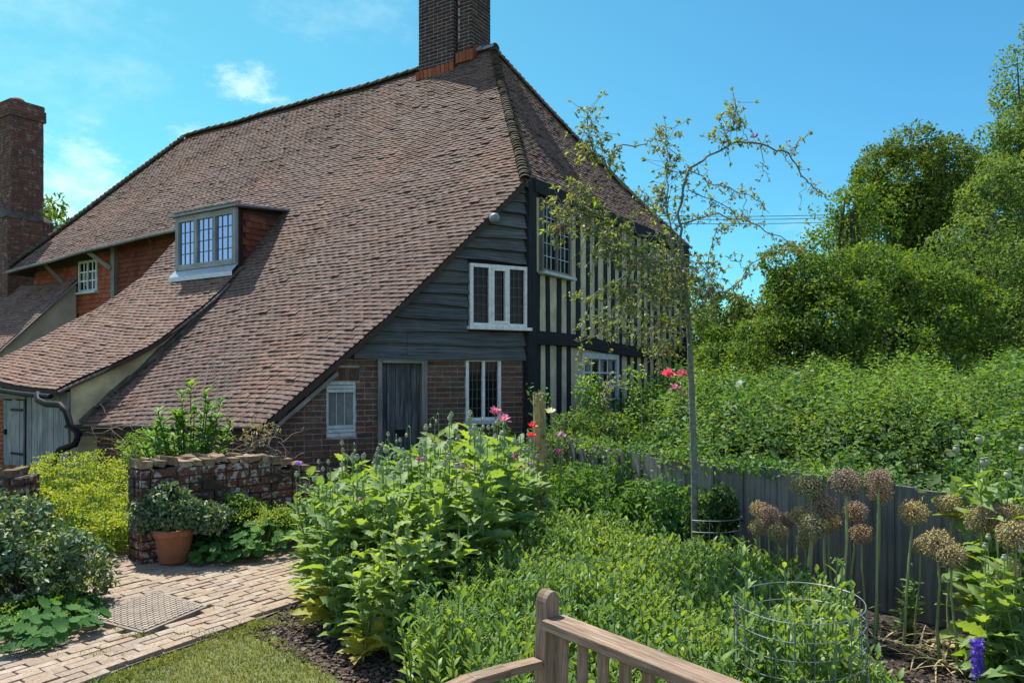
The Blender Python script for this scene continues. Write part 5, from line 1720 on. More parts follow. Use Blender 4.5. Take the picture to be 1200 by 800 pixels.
# ------------------------------------------------------------------ sedum bed
sed_poly = [(-.50, 3.55), (-.1, 3.0), (.3, 2.55), (.75, 2.35), (1.1, 2.4), (1.5, 2.75), (1.62, 3.5), (1.95, 4.6), (1.75, 5.2), (1.35, 5.95), (.9, 6.35), (.2, 6.3), (.0, 5.5), (-.25, 4.7), (-.5, 4.2)]
fm = FM(); stemm = FM()
cnt = 0
pts_s = []
n = 12000
Q = np.stack([RNG.uniform(-.6, 2, n), RNG.uniform(2.3, 6.4, n)], 1); Q = Q[in_poly(Q, sed_poly)]
for x, y in Q:
    if cnt > 2900: break
    if x > .1 and y < 2.75 and (x - .1) * .785 + (y - 2.6) * .62 < .16: continue
    cnt += 1
    h = random.uniform(.32, .48) * (1.0 + .14 * math.sin(x * 4.3) * math.sin(y * 3.4 + x)) * (1.22 if random.random() < .05 else 1)
    if x < -.05: h *= 1.0
    if (x - 1.165) ** 2 + (y - 3.0) ** 2 < .23 ** 2: h *= 1.45
    lx, ly = random.gauss(0, .035), random.gauss(0, .035)
    m = 15; t = np.linspace(.3, 1, m)
    C_ = np.stack([x + lx * t, y + ly * t, h * t], 1)
    a = np.arange(m) * 2.4 + random.random() * 6
    up = .5 + 1.3 * t ** 2
    D = np.stack([np.cos(a), np.sin(a), up], 1)
    ln = RNG.uniform(.8, 1.2, m) * (.098 - .045 * t); wd = ln * .42
    fm.leaves(C_, D, np.stack([-np.cos(a) * .6, -np.sin(a) * .6, 0 * a + 1], 1), ln, wd, curl=-.05 + .35 * RNG.random(m), fold=.22, seg=3)
    stemm.tube([vec(x, y, 0), vec(x + lx, y + ly, h)], .004, 3)
    if random.random() < .5:     # green bud clusters at the tip
        k = 9; bp = np.array([x + lx, y + ly, h + .012]) + RNG.normal(size=(k, 3)) * [.014, .014, .005]
        fm.blobs(bp, .006)
sb_ = fm.build('sedum_bed', L['sedum'])
tag(sb_, 'dense bed of upright fleshy leaved sedum filling the middle foreground', 'sedum bed', kind='stuff')
so_ = stemm.build('stem', L['stem'], sb_)

# ------------------------------------------------------------------ apple tree
TY = 5.65     # the trunk stands in the bed, in front of the fence
AT = vec((815 - 600) * TY / F, TY, 0)
apple = empty('apple_tree', AT, 'slender young apple tree with sparse drooping branches in front of the timbered wall', 'tree')
def ap(px, py, dy=0.0): return at(px, py, TY + dy * .8)
trunkp = [vec(AT[0], TY, 0), ap(814, 560), ap(811, 470), ap(808, 390), ap(804, 340), ap(799, 290)]
fm = FM(); fm.tube(trunkp, [.031, .027, .024, .021, .018, .014], 9)
fm.build('trunk', L['bark'], apple)
brs = [
 ([(799, 290, 0), (797, 250, 0), (800, 222, 0), (808, 200, 0), (835, 180, .1), (865, 167, .2), (892, 168, .25), (925, 180, .3), (941, 205, .35), (952, 220, .4), (962, 226, .4)], .014, 1.1),
 ([(799, 330, 0), (785, 290, -.1), (771, 258, -.2), (745, 230, -.25), (717, 203, -.3), (716, 190, -.3), (723, 177, -.3), (736, 169, -.3), (758, 169, -.3)], .013, .25),
 ([(717, 203, -.3), (709, 187, -.3), (697, 178, -.3), (689, 155, -.3), (688, 128, -.3)], .006, 2.4),
 ([(758, 169, -.3), (768, 160, -.25), (782, 146, -.2)], .005, 1.4),
 ([(801, 340, 0), (790, 290, .15), (783, 240, .2), (784, 200, .2), (781, 150, .25)], .009, 1.6),
 ([(797, 262, 0), (815, 256, .2), (842, 250, .4), (880, 262, .5), (915, 278, .5), (940, 293, .5), (948, 290, .5)], .009, 1.1),
 ([(803, 345, 0), (822, 340, .1), (850, 343, .2), (866, 330, .2), (880, 308, .2), (905, 294, .2), (938, 293, .25)], .008, .9),
 ([(820, 362, .0), (828, 350, .1), (850, 343, .2), (880, 350, .25), (899, 362, .3)], .007, .9),
 ([(825, 360, 0), (830, 300, .1), (840, 270, .2), (862, 262, .3)], .005, 1.2),
 ([(808, 200, 0), (835, 215, .1), (862, 224, .2), (885, 234, .25), (902, 250, .3)], .006, 1.3),
 ([(806, 222, 0), (850, 240, -.2), (870, 265, -.25)], .005, 1.3),
 ([(845, 176, .1), (852, 158, .1), (862, 145, .1), (861, 120, .1)], .005, 1.9),
 ([(877, 168, .2), (871, 155, .2), (864, 143, .2)], .004, .4),
 ([(893, 169, .25), (894, 186, .25), (893, 198, .25), (902, 204, .25)], .004, .5),
 ([(945, 212, .35), (940, 228, .35), (935, 243, .35)], .0025, .3),
 ([(925, 180, .3), (935, 168, .3), (946, 158, .3)], .004, 1.2),
 ([(918, 177, .3), (921, 190, .3)], .004, .5),
 ([(872, 226, .2), (872, 246, .2), (881, 255, .2)], .004, .6),
 ([(850, 300, .1), (870, 310, .1), (880, 330, .1)], .004, .7),
 ([(829, 338, .1), (838, 360, .1), (835, 380, .1)], .004, .5),
 ([(850, 343, .2), (872, 352, .2), (885, 375, .2)], .004, .6),
 ([(806, 360, 0), (795, 330, -.2), (770, 312, -.3), (735, 290, -.4), (700, 262, -.5), (683, 235, -.5), (680, 215, -.5)], .011, 1.7),
 ([(735, 290, -.4), (705, 275, -.55), (675, 255, -.6), (660, 240, -.6), (655, 262, -.6), (652, 275, -.6)], .007, 1.9),
 ([(770, 312, -.3), (740, 318, -.4), (712, 335, -.4), (690, 352, -.4), (682, 390, -.4), (679, 432, -.4)], .008, 1.1),
 ([(712, 335, -.4), (700, 345, -.5), (680, 350, -.5), (665, 346, -.5)], .005, 1.1),
 ([(803, 350, 0), (775, 345, -.2), (745, 362, -.3), (715, 380, -.3), (700, 388, -.3)], .008, 2.0),
 ([(805, 370, 0), (790, 372, -.2), (770, 385, -.3), (745, 392, -.3)], .006, 2.0),
 ([(806, 385, 0), (790, 400, -.2), (775, 408, -.2), (770, 420, -.2)], .005, 1.8),
 ([(800, 320, 0), (780, 305, -.4), (750, 300, -.7), (725, 292, -.8), (710, 290, -.8)], .006, 2.0),
 ([(795, 330, 0), (770, 330, -.4), (742, 340, -.6), (720, 352, -.6)], .006, 2.2),
 ([(801, 300, 0), (820, 310, .2), (835, 325, .2), (842, 345, .2)], .005, 1.7),
 ([(760, 300, -.3), (745, 272, -.3), (740, 250, -.3), (765, 235, -.2)], .005, .9),
 ([(771, 258, -.2), (765, 240, -.2), (758, 225, -.2), (745, 222, -.2)], .004, 1.1),
 ([(802, 330, 0), (812, 322, .3), (822, 335, .3), (818, 352, .3)], .005, 1.8),
 ([(700, 262, -.5), (690, 290, -.5), (700, 310, -.5)], .004, 1.5),
]
fb = FM(); fl_ = FM(); fy = FM(); fbud = FM()
for pts, r0, dn in brs:
    Pp = np.array([ap(*p) for p in pts])
    # refine with a little wander
    k = len(Pp); tt = np.linspace(0, k - 1, (k - 1) * 4 + 1)
    Pf = np.array([np.interp(tt, np.arange(k), Pp[:, i]) for i in range(3)]).T
    Pf[1:-1] += RNG.normal(size=(len(Pf) - 2, 3)) * .008
    fb.tube(Pf, np.linspace(r0 * .8, max(.0018, r0 * .28), len(Pf)), 5)
    Ln = np.linalg.norm(np.diff(Pf, axis=0), axis=1).sum()
    nc = int(Ln * 50 * dn * (1.45 if dn >= 1.6 else .9))
    for _ in range(nc):
        q = random.random() ** .85 * (len(Pf) - 1); i = min(int(q), len(Pf) - 2); c = Pf[i] + (Pf[i + 1] - Pf[i]) * (q - i)
        off = RNG.normal(size=3) * (.028 if dn < 1.5 else .068)
        e = c + off
        if np.linalg.norm(off) > .04: fb.tube([c, e], .0018, 3)
        m = RNG.integers(4, 9)
        D = unit(RNG.normal(size=(m, 3)) + off / .05 * .6 + [0, 0, .2])
        s_ = RNG.uniform(.023, .047, m) * (1.0 if dn >= 1.6 else .72)
        dst = fy if random.random() < .035 else fl_
        if dst is fy: s_ = s_ * 1.3
        dst.leaves(np.tile(e, (m, 1)), D, RNG.normal(size=(m, 3)) * .6 + [0, -.2, 1], s_, s_ * .5, curl=.25, seg=2)
        if random.random() < .12: fbud.blob(e + RNG.normal(size=3) * .02, .009, sub=1)
fb.build('branch', L['bark'], apple)
fl_.build('foliage', L['apple'], apple)
fy.build('young_leaves', L['appleyoung'], apple)['kind'] = 'stuff'
tag(fbud.build('fruitlets', flatmat('fruitlet', (.30, .13, .12), .5, var=.4), apple), kind='stuff')
for (px, py, sz) in ((884, 162, .05), (657, 270, .05)):
    f = FM(); blossom(f, ap(px, py, .2 if px > 700 else -.6), sz * .8, 9); f.build('blossom', L['lilac' if px > 700 else 'magenta'], apple)
# low wire guard round the trunk
gd = empty('wire_guard', AT, 'low hoop of bent wire round the foot of the apple trunk', 'wire guard')
for k in range(4):
    z = .33 + k * .085; g = MB()
    g.tube([AT + vec(.08 + .26 * math.cos(a), .22 * math.sin(a) * .9 - .03, z) for a in np.linspace(-2.2, 2.2, 26)], .0035, 4)
    g.build('wire_ring', M['wire'], gd)
for k in range(4):
    a = -1.7 + k * 1.1; g = MB(); p = AT + vec(.08 + .26 * math.cos(a), .20 * math.sin(a) - .03, 0)
    g.tube([p, p + UP * .60], .003, 4); g.build('wire_upright', M['wire'], gd)

# ------------------------------------------------------------------ wire cage in the foreground
cg = empty('wire_cage', (1.165, 3.0, 0), 'round galvanised wire mesh cage standing in the sedum behind the bench', 'wire cage')
Rc = .25
for k in range(10):
    z = .735 - .072 * k; g = MB(); ph = k * .7
    ring = [vec(1.165 + (Rc + .006 * math.sin(3 * a + ph)) * math.cos(a), 3.0 + (Rc + .006 * math.sin(2 * a + ph)) * math.sin(a), z + .008 * math.sin(a + ph * .5) + .012 * math.cos(a)) for a in np.linspace(0, 2 * math.pi, 49)]
    g.tube(ring, .0020, 4); g.build('wire_ring', M['wire'], cg)
for k in range(22):
    a = 2 * math.pi * k / 22; g = MB()
    p = vec(1.165 + Rc * math.cos(a), 3.0 + Rc * math.sin(a), 0)
    g.tube([p, p + vec(random.uniform(-.006, .006), 0, .74)], .0021, 4); g.build('wire_upright', M['wire'], cg)

# ------------------------------------------------------------------ alliums
def allium_proto(seed, purple):
    rg = np.random.default_rng(seed)
    o = empty('allium', (0, 0, 0))
    f = FM(); f.tube([vec(0, 0, 0), vec(.01, 0, -.35), vec(-.005, .01, -.7), vec(0, 0, -1.02)], [.0055, .007, .008, .009], 6)
    st = f.build('stem', L['allstem'], o)
    hd = FM(); n = 170
    i = np.arange(n) + .5; ph = np.arccos(1 - 2 * i / n); th = math.pi * (1 + 5 ** .5) * i
    d = np.stack([np.cos(th) * np.sin(ph), np.sin(th) * np.sin(ph), np.cos(ph)], 1)
    rr = .070 * rg.uniform(.72, 1.14, n)
    P = d * rr[:, None] * [1, 1, .9]
    for p in P: hd.tube([p * .05, p], .0011, 3, mi=1)
    hd.blobs(P, rg.uniform(.0045, .0072, n))
    # six spent tepals splayed behind each pod
    m = 4
    PP = np.repeat(P, m, 0); DD = np.repeat(d, m, 0) * .3 + rg.normal(size=(n * m, 3)) * .8
    hd.leaves(PP, DD, np.repeat(d, m, 0), .017, .0042, seg=1)
    h = hd.build('flower_head', [L['allpurple'] if purple else L['allpod'], L['allpurple']], o)
    return o
apr = [allium_proto(1, False), allium_proto(2, True), allium_proto(3, False)]
AL = [(888, 618, 22, 5.2, 0), (890, 596, 22, 5.3, 0), (901, 603, 26, 5.2, 1), (912, 624, 24, 5.1, 0), (921, 609, 22, 5.3, 1), (937, 569, 22, 5.1, 0), (938, 604, 24, 5.0, 0),
      (944, 633, 22, 5.0, 0), (951, 571, 32, 4.8, 2), (952, 616, 32, 4.7, 0), (965, 594, 34, 4.8, 1), (972, 611, 26, 5.0, 0), (991, 564, 36, 4.6, 1), (1002, 599, 28, 4.9, 1),
      (1010, 625, 26, 4.8, 1), (1030, 562, 30, 4.5, 1), (1031, 577, 28, 4.7, 1), (1071, 600, 32, 4.4, 2), (1079, 639, 22, 4.5, 0), (1098, 636, 36, 4.2, 0), (1114, 593, 32, 4.5, 2),
      (1115, 650, 34, 4.1, 2), (1149, 609, 34, 4.2, 2), (1166, 606, 32, 4.15, 1), (1180, 603, 34, 4.2, 0), (1190, 627, 40, 3.8, 2), (1181, 667, 32, 4.0, 2)]
ordn = ['first', 'second', 'third', 'fourth', 'fifth', 'sixth', 'seventh', 'eighth', 'ninth', 'tenth', 'eleventh', 'twelfth', 'thirteenth', 'fourteenth', 'fifteenth', 'sixteenth',
        'seventeenth', 'eighteenth', 'nineteenth', 'twentieth', 'twenty-first', 'twenty-second', 'twenty-third', 'twenty-fourth', 'twenty-fifth', 'twenty-sixth', 'twenty-seventh']
usedA = [False] * 3
order = sorted(range(len(AL)), key=lambda i: AL[i][0])
rank = {i: k for k, i in enumerate(order)}
for i, (px, py, d_, Y, kd) in enumerate(AL):
    c = at(px, py, Y); sc_ = d_ * Y / F / .15
    tone = 'purple tinged' if kd == 1 else 'straw coloured'
    size = 'large' if d_ >= 32 else 'small'
    where = 'high' if c[2] > .86 else 'low'
    lab = f'{size} {tone} allium seed head, {ordn[rank[i]]} from the left along the fence'
    if not usedA[kd]: o = apr[kd]; usedA[kd] = True
    else: o = apr[kd].copy(); COL.objects.link(o); [None for ch in apr[kd].children if (lambda d: (COL.objects.link(d), setattr(d, 'parent', o)))(ch.copy()) is None]
    o.location = tuple(c); o['label'] = lab; tag(o, cat='allium', group='alliums gone to seed in front of the grey fence')
    a = random.random() * 6.28
    o.rotation_euler = (random.uniform(-.06, .06), random.uniform(-.08, .08), a)
    o.scale = (sc_, sc_, sc_)
    for ch in o.children:
        if ch.name.startswith('stem'): ch.scale = (1, 1, (c[2] + .02) / 1.02 / sc_)

# strap leaves withering at the allium feet, violet spike, seedlings
fm = FM()
for (px, py) in ((1000, 740), (960, 720), (1090, 770), (1110, 780), (1030, 750), (1140, 790), (985, 760)):
    p = gp(px, py); m = 16; a = RNG.random(m) * 6.28
    fm.leaves(np.tile(p, (m, 1)) + RNG.normal(size=(m, 3)) * [.06, .06, 0], np.stack([np.cos(a), np.sin(a), .6 + RNG.random(m)], 1), np.tile([0, 0, 1.], (m, 1)), RNG.uniform(.16, .34, m), .013, curl=.7, seg=4, prof=[.8, 1, .9, .7, .4, 0])
o = fm.build('withered_leaves', L['straw']); tag(o, 'withered straw coloured strap leaves lying at the allium feet', 'dead leaves', kind='stuff')
vs_ = gp(1146, 812); vo = empty('violet_flower_spike', (at(1146, 790, 3.45)[0], 3.45, 0), 'violet blue flower spike at the bottom right below the alliums', 'flower')
fm = FM(); zt = at(1146, 752, 3.45); fm.tube([vec(zt[0], 3.45, 0), zt], .004, 5); fm.build('stem', L['stem'], vo)
fm = FM()
for k in range(26):
    t = k / 26; c = zt - UP * .17 * t; a = k * 2.4
    blossom(fm, c + vec(math.cos(a), math.sin(a), 0) * .016, .024, 5)
fm.build('petals', L['violet'], vo)
shrub('leafy_perennial', vec(2.85, 4.0, 0), [(vec(0, 0, .35), (.32, .28, .36)), (vec(-.15, -.1, .2), (.25, .22, .22)), (vec(.25, -.1, .28), (.28, .25, .3))], 2600, .085, L['euphgreen'],
      'bright green bushy perennial around the violet spike at the right edge', 'perennial', stem_mat=L['stem'], lw=.5, shell=.7, seg=2)
fm = FM(); p = gp(1112, 762); a = RNG.random(8) * 6.28
fm.leaves(np.tile(p + UP * .02, (8, 1)), np.stack([np.cos(a), np.sin(a), .15 + 0 * a], 1), np.tile([0, 0, 1.], (8, 1)), .14, .08, curl=.1, seg=3)
o = fm.build('fallen_leaf_clump', L['straw']); tag(o, 'pale tan fallen leaves on the soil between the allium stems', 'dead leaves', kind='stuff')

# ------------------------------------------------------------------ left hand planting
potp = gp(204, 663); pot = empty('terracotta_pot', potp, 'round terracotta pot standing on the brick path before the garden wall', 'plant pot')
g = MB(); g.lathe(potp + UP * .03, [(.10, 0), (.12, .02), (.155, .24), (.17, .245), (.175, .30), (.155, .305), (.145, .26), (.02, .25)], 26); g.build('pot_body', M['terracotta'], pot, smooth_=False)
g = MB(); g.lathe(potp + UP * .03, [(.15, .262), (.05, .27), (.001, .272)], 16); g.build('potting_soil', M['under'], pot)
shrub('variegated_plant', potp + UP * .28, [(vec(0, 0, .18), (.36, .30, .25)), (vec(.26, .05, .12), (.28, .24, .20)), (vec(-.20, 0, .12), (.26, .22, .19))], 8500, .040, L['varieg'],
      'grey green cream edged plant growing in the terracotta pot', 'plant', lw=.6, shell=.5, stem_mat=L['stem'])
lb = gp(40, 728)
shrub('variegated_bush', lb, [(vec(-.35, .35, .42), (.60, .52, .38)), (vec(.10, .28, .32), (.36, .38, .30)), (vec(-.55, 0, .40), (.5, .45, .36)), (vec(-.1, -.02, .3), (.42, .35, .28))], 19000, .045, L['varieg'],
      'large grey green cream edged bush beside the brick path below the pier', 'shrub', lw=.6, shell=.5, seg=1)
def mantle(base, n, rad, hgt, label, flowers=0):
    o = empty('ladys_mantle', base, label, 'perennial'); fm = FM(); st = FM(); base = np.asarray(base)
    for k in range(n):
        a = random.random() * 6.28; r_ = rad * math.sqrt(random.random()); h = hgt * (1 - .5 * (r_ / rad) ** 2) * random.uniform(.5, 1)
        c = base + vec(r_ * math.cos(a), r_ * math.sin(a), h); s_ = random.uniform(.028, .050)
        tilt = unit(vec(math.cos(a) * .5, math.sin(a) * .5, 1) + RNG.normal(size=3) * .25)
        x = unit(np.cross(tilt, [0, 1, 0])); y = np.cross(tilt, x)
        m = 18; th = np.linspace(0, 6.28, m, endpoint=False)
        rr = s_ * (1 + .10 * np.cos(th * 9)) 
        ring = c + rr[:, None] * (np.cos(th)[:, None] * x + np.sin(th)[:, None] * y) + tilt * (s_ * (.22 + .07 * np.cos(th * 9)))[:, None]
        V = np.concatenate([[c], ring]); i = np.arange(m)
        fm.add(V, f3=np.stack([np.zeros(m, int), 1 + i, 1 + (i + 1) % m], 1))
        st.tube([base + vec(0, 0, 0), c], .0025, 3)
    fm.build('leaf', L['mantle'], o); st.build('stem', L['stem'], o)
    if flowers:
        f2 = FM()
        for k in range(flowers):
            a = random.random() * 6.28; r_ = rad * .9 * math.sqrt(random.random())
            c = base + vec(r_ * math.cos(a), r_ * math.sin(a), hgt * random.uniform(.95, 1.25)); m = 24
            f2.leaves(c + RNG.normal(size=(m, 3)) * .022, RNG.normal(size=(m, 3)) + [0, 0, .6], RNG.normal(size=(m, 3)) + [0, 0, 1], .016, .012, seg=1)
        tag(f2.build('flower_spray', L['lime'], o), kind='stuff')
    return o
mantle(gp(255, 660) + vec(0, .08, 0), 150, .34, .24, 'lady\'s mantle at the foot of the wall just right of the pot', 0)
mantle(gp(300, 655) + vec(.02, .10, 0), 170, .38, .36, 'taller lime flowered lady\'s mantle right of the pot by the poppies', 40)
mantle(gp(35, 748), 170, .42, .22, 'round leaved lady\'s mantle under the large grey green bush', 6)
mantle(gp(85, 722), 60, .2, .18, 'small lime flowered mantle at the path edge below the bush', 14)
shrub('green_perennial', gp(285, 650) + vec(0, .18, 0), [(vec(0, 0, .3), (.36, .25, .26)), (vec(.25, 0, .25), (.25, .2, .22))], 4200, .042, L['euphgreen'],
      'fresh green bushy perennial against the lichen spotted wall', 'perennial', lw=.6, shell=.6, stem_mat=L['stem'])
def herb(base, rad, hgt, n, mats, label, name, leaf=.03, lw=.3):
    o = empty(name, base, label, 'perennial'); fm = FM(); st = FM(); fl2 = FM(); base = np.asarray(base)
    for k in range(n):
        a = random.random() * 6.28; r_ = rad * math.sqrt(random.random())
        p = base + vec(r_ * math.cos(a) * .8, r_ * math.sin(a) * .8, 0); h = hgt * random.uniform(.7, 1.05) * (1 - .3 * (r_ / rad) ** 2)
        q = p + vec(random.gauss(0, .06) + math.cos(a) * .08, random.gauss(0, .06) + math.sin(a) * .08, h)
        st.tube([p, q], .003, 3)
        m = 18; t = RNG.uniform(.15, .95, m)[:, None]
        fm.leaves(p + (q - p) * t, RNG.normal(size=(m, 3)) + [0, 0, .5], RNG.normal(size=(m, 3)) * .5 + [0, 0, 1], RNG.uniform(.6, 1.3, m) * leaf * 1.6, leaf * 1.6 * lw, seg=1, curl=.3)
        m = 20
        fl2.leaves(q + RNG.normal(size=(m, 3)) * [.035, .035, .015], RNG.normal(size=(m, 3)) + [0, 0, .8], RNG.normal(size=(m, 3)) * .4 + [0, 0, 1], leaf, leaf * .6, seg=1)
    st.build('stem', L['stem'], o); fm.build('foliage', mats[0], o); fl2.build('flower', mats[1], o)
herb(vec(-4.75, 8.0, 0), .55, .82, 140, (L['fern'], L['euph']), 'tall yellow green herb in flower left of the garden wall end', 'flowering_herb')
herb(vec(-4.05, 7.3, 0), .40, .60, 110, (L['fern'], L['euph']), 'shorter yellow herb spilling beside the wall end', 'flowering_herb')
herb(vec(-5.4, 8.3, 0), .45, .55, 80, (L['mix'], L['fern']), 'green herb clump in front of the shed door', 'herb_clump')
herb(vec(-4.35, 8.9, 0), .35, 1.05, 50, (L['fern'], L['fern']), 'tall feathery fennel plume before the low eaves wall', 'fennel', .035, .14)
herb(vec(-3.62, 6.75, 0), .16, .42, 60, (L['fern'], L['euph']), 'small yellow herb tuft at the foot of the wall end', 'flowering_herb')
herb(vec(-4.0, 6.2, 0), .28, .3, 70, (L['mix'], L['fern']), 'low weedy tuft between the grey green bush and the path', 'herb_clump')
herb(vec(-3.55, 5.55, 0), .22, .2, 50, (L['mix'], L['fern']), 'low weeds creeping onto the bricks beside the drain cover', 'herb_clump')
# shrub behind the wall
sbp = vec(at(222, 540, 7.9)[0], 7.9, 0)
o = empty('glossy_shrub', sbp, 'upright glossy green shrub growing behind the garden wall before the tiled roof', 'shrub')
fm = FM(); st = FM()
for k in range(46):
    a = random.random() * 6.28; r_ = .52 * math.sqrt(random.random())
    px_ = math.cos(a) * r_; py_ = math.sin(a) * r_ * .7
    h = 1.62 - .55 * (r_ / .52) ** 2 - random.uniform(0, .45)
    p = sbp; q = sbp + vec(px_, py_, h)
    st.tube([p, p + (q - p) * [.6, .6, .5], q], [.012, .008, .004], 5)
    m = 30; t = 1 - RNG.random(m) ** 1.5 * .6
    pts = np.array([np.interp(t, [0, .5, 1], [p[i], p[i] + (q[i] - p[i]) * (.6 if i < 2 else .5), q[i]]) for i in range(3)]).T
    aa = np.arange(m) * 2.4
    fm.leaves(pts, np.stack([np.cos(aa), np.sin(aa), .2 + .8 * t], 1), np.tile([0, 0, 1.], (m, 1)), RNG.uniform(.07, .13, m), RNG.uniform(.03, .045, m), curl=.25, seg=3)
fm.build('foliage', L['glossy'], o); st.build('stem', L['bark2'], o)
# dry winter twigs of a climber over the low eaves
o = empty('bare_climber', vec(-4.2, 9.5, 0), 'tangle of bare dry climber twigs over the low tiled eaves', 'climber')
st = FM()
for k in range(46):
    p = at(random.uniform(120, 330), random.uniform(490, 530), 9.3 + random.uniform(-.3, .1))
    pts = [p]
    d = unit(vec(random.gauss(0, 1), random.gauss(0, .3), random.gauss(.2, .8)))
    for j in range(7):
        d = unit(d + RNG.normal(size=3) * .45 + [0, 0, -.05]); pts.append(pts[-1] + d * .09)
    st.tube(pts, [.004 - .0004 * i for i in range(8)], 4)
for k in range(10):
    p = at(random.uniform(235, 275), 505, 9.25); q = at(random.uniform(235, 285), random.uniform(400, 440), 9.9)
    st.tube([p, (p + q) / 2 + RNG.normal(size=3) * .06 + [0, -.15, 0], q + [0, -.1, 0]], .003, 4)
for k in range(14):
    p = gp(300, 560) * 0 + at(random.uniform(285, 335), random.uniform(500, 530), 8.9); pts = [p]
    d = unit(vec(random.gauss(0, 1), 0, random.gauss(0, .7)))
    for j in range(6): d = unit(d + RNG.normal(size=3) * .5); pts.append(pts[-1] + d * .07)
    st.tube(pts, .003, 4)
st.build('stem', L['twig'], o)
shrub('dead_shrub', vec(-2.95, 8.6, 0), [(vec(0, 0, .95), (.22, .2, .18))], 500, .05, L['straw'], 'brown withered growth under the lower corner of the roof', 'shrub', lw=.3, shell=.9)

# lawn grass
n = 42000
Q = np.stack([RNG.uniform(-3.4, -.7, n), RNG.uniform(3.0, 5.0, n)], 1); Q = Q[in_poly(Q, [tuple(p) for p in lawn_poly])]
keep = RNG.random(len(Q)) < .95; Q = Q[keep]; m = len(Q)
fm = FM(); P = np.concatenate([Q, np.zeros((m, 1))], 1)
fm.leaves(P, RNG.normal(size=(m, 3)) * [.6, .6, 0] + [0, 0, 1], RNG.normal(size=(m, 3)) * [1, 1, 0] + [0, 0, .01], RNG.uniform(.012, .035, m), .0035, curl=.3, seg=1)
tag(fm.build('lawn_grass', L['grass']), 'short sun bleached lawn grass in the bottom left corner', 'grass', kind='stuff')
# ragged grass and moss in the path joints and edges
fm = FM()
for (px, py, r_, k) in ((120, 770, .08, 60), (60, 752, .05, 40), (250, 748, .08, 80), (300, 735, .06, 80), (320, 735, .07, 90), (140, 742, .05, 40), (160, 750, .05, 50), (215, 748, .04, 30), (255, 715, .05, 40), (40, 765, .05, 30), (355, 725, .1, 120)):
    c = gp(px, py); P = c + RNG.normal(size=(k, 3)) * [r_, r_ * .5, 0] + [0, 0, .025]
    fm.leaves(P, RNG.normal(size=(k, 3)) * [1, 1, .2] + [0, 0, .8], RNG.normal(size=(k, 3)) + [0, 0, .1], RNG.uniform(.012, .035, k), .006, seg=1)
for _ in range(70):
    t_ = random.random(); a_, b_ = gp(40, 835), gp(320, 728)
    c = a_ + (b_ - a_) * t_ + vec(random.gauss(0, .02), random.gauss(0, .02), 0); k = 22
    P = c + RNG.normal(size=(k, 3)) * [.035, .025, 0] + [0, 0, .012]
    fm.leaves(P, RNG.normal(size=(k, 3)) * [1, 1, .2] + [0, 0, .9], RNG.normal(size=(k, 3)) + [0, 0, .1], RNG.uniform(.015, .045, k), .005, seg=1)
for _ in range(260):
    c = o0 + PD * random.uniform(-1.5, 6) + PN * (random.randint(-12, 26) * .0765 + .038); k = 9
    if not in_poly(np.array([c[:2]]), path_poly)[0]: continue
    P = c + PD * RNG.normal(size=(k, 1)) * .05 + RNG.normal(size=(k, 3)) * [.006, .006, 0] + [0, 0, .024]
    fm.leaves(P, RNG.normal(size=(k, 3)) * [1, 1, .2] + [0, 0, .5], RNG.normal(size=(k, 3)) + [0, 0, .1], RNG.uniform(.008, .018, k), .006, seg=1)
tag(fm.build('joint_weeds', L['grass']), 'small tufts of grass and moss in the joints of the brick path', 'weeds', kind='stuff')
# bark chips on the bed edge and below the alliums
chip = MB()
def chips(poly_, n):
    xs = [p[0] for p in poly_]; ys = [p[1] for p in poly_]; k = 0
    while k < n:
        x, y = random.uniform(min(xs), max(xs)), random.uniform(min(ys), max(ys))
        if not in_poly(np.array([[x, y]]), poly_)[0]: continue
        d = unit(vec(random.gauss(0, 1), random.gauss(0, 1), random.gauss(0, .25))); e = unit(np.cross(d, vec(0, 0, 1)))
        chip.box(vec(x, y, random.uniform(.0, .015)), d, e, np.cross(d, e), random.uniform(.012, .035), random.uniform(.008, .02), .006, jit=.005); k += 1
chips([tuple(gp(290, 742)[:2]), tuple(gp(350, 705)[:2]), (-1.0, 5.0), (-.55, 4.0), (-.85, 3.6), tuple(gp(400, 800)[:2])], 1500)
chips([(1.5, 3.4), (3.2, 3.4), (3.0, 4.5), (2.2, 5.3), (1.8, 5.2)], 1500)
tag(chip.build('bark_chips', brickmat('bark_chip', [(.06, .04, .03), (.11, .08, .06), (.16, .12, .09), (.045, .035, .028), (.22, .17, .13)])), 'brown bark chips mulching the bare edges of the beds', 'mulch', kind='stuff')

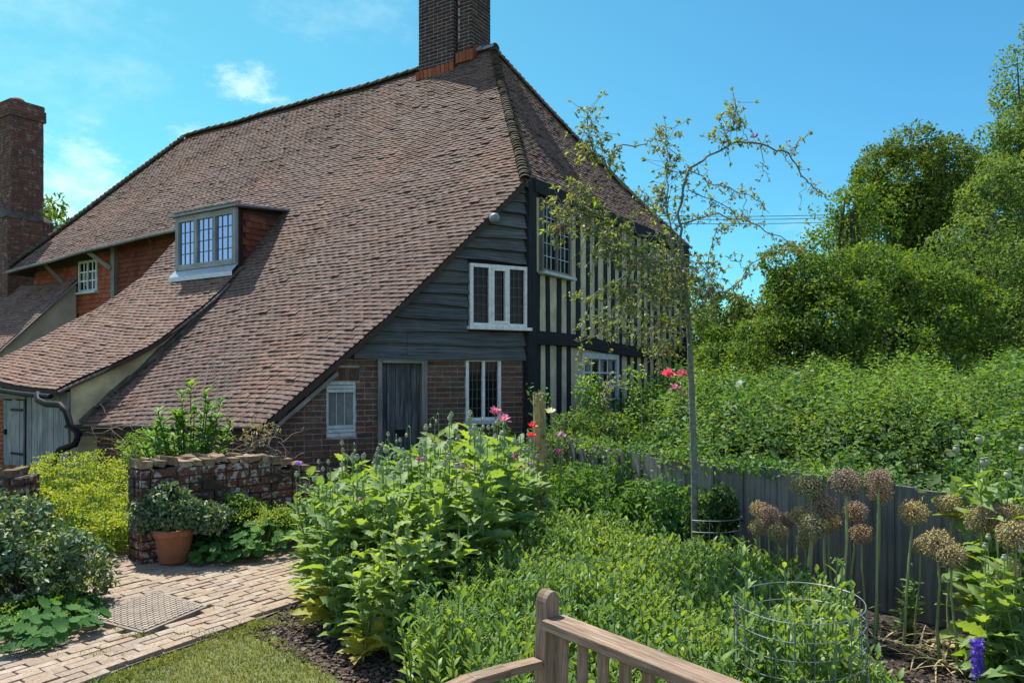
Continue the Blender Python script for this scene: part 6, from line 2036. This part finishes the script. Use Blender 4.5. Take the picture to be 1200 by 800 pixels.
# ------------------------------------------------------------------ bench
P0 = vec(.105, 2.58, 0); RX = unit(vec(.62, -.785, 0)); FX = vec(-RX[1] * -1, 0, 0)
FX = unit(vec(-.785, -.62, 0))     # from the back towards the front of the seat
BL = 1.5
bench = empty('garden_bench', P0, 'weathered wooden garden bench seen from behind its slatted back', 'bench')
def bpart(name, fn, bevel=.004):
    g = MB(); fn(g); return g.build(name, M['bench'], bench, bevel=bevel)
def post(g, s, h=.90):
    p = P0 + RX * s
    w_, d_ = .062, .055
    prof = [(0, -w_ / 2, 0), (0, w_ / 2, 0)]
    # round topped post: outline in the RX/up plane, extruded along FX
    pts = [(-w_ / 2, 0), (w_ / 2, 0), (w_ / 2, h - .035)]
    for k in range(1, 8):
        a = math.pi * k / 8; pts.append((w_ / 2 * math.cos(a), h - .035 + .035 * math.sin(a)))
    pts.append((-w_ / 2, h - .035))
    n = len(pts)
    lean = -FX * .03
    fr = [p + FX * (x_ * 1.0) + UP * z + lean * z + RX * d_ / 2 for x_, z in pts]
    bk = [v - RX * d_ for v in fr]
    uvf = [(z, x_) for x_, z in pts]
    fs = [tuple(range(n)), tuple(range(n, 2 * n))[::-1]]; uv = [uvf, uvf[::-1]]
    for k in range(n):
        k2 = (k + 1) % n
        fs.append((k, n + k, n + k2, k2)); uv.append([(uvf[k][0], 0), (uvf[k][0], .06), (uvf[k2][0], .06), (uvf[k2][0], 0)])
    g.add(fr + bk, fs, uv)
bpart('back_post', lambda g: post(g, 0)); bpart('back_post', lambda g: post(g, BL))
zr = .795
def bb(p, q, w_, t_, side): return lambda g: g.beam(p, q, w_, t_, side=side)
lz = lambda z: UP * z - FX * .03 * z
bpart('top_rail', bb(P0 + RX * .028 + lz(zr), P0 + RX * (BL - .028) + lz(zr), .034, .10, FX))
bpart('lower_rail', bb(P0 + RX * .028 + lz(.47), P0 + RX * (BL - .028) + lz(.47), .03, .05, FX))
nsl = 15
for k in range(nsl):
    s = .028 + (k + .62) * (BL - .06) / (nsl + .2)
    bpart('back_slat', bb(P0 + RX * s + lz(.49), P0 + RX * s + lz(zr - .038), .042, .014, RX * -1 if False else FX), .002)
for s in (0, BL):
    a = P0 + RX * s + FX * .02 + UP * .655; b_ = P0 + RX * s + FX * .30 + UP * .665; c = P0 + RX * s + FX * .52 + UP * .64
    g = MB()
    prev = [a, (a + b_) / 2 + UP * .002, b_, (b_ + c) / 2, c]
    wds = [.05, .055, .062, .07, .07]
    for i in range(4): g.beam(prev[i], prev[i + 1] + (prev[i + 1] - prev[i]) * .004, .026, wds[i], side=RX)
    o = g.build('armrest', M['bench'], bench)
    bpart('front_leg', bb(P0 + RX * s + FX * .46, P0 + RX * s + FX * .46 + UP * .635, .055, .055, RX))
    bpart('seat_rail', bb(P0 + RX * s + UP * .36, P0 + RX * s + FX * .46 + UP * .38, .03, .07, RX))
bpart('front_rail', bb(P0 + FX * .46 + RX * .03 + UP * .37, P0 + FX * .46 + RX * (BL - .03) + UP * .37, .03, .07, FX))
for k in range(6):
    bpart('seat_slat', bb(P0 + FX * (.06 + .08 * k) + RX * .03 + UP * .425, P0 + FX * (.06 + .08 * k) + RX * (BL - .03) + UP * .425, .066, .018, UP), .002)
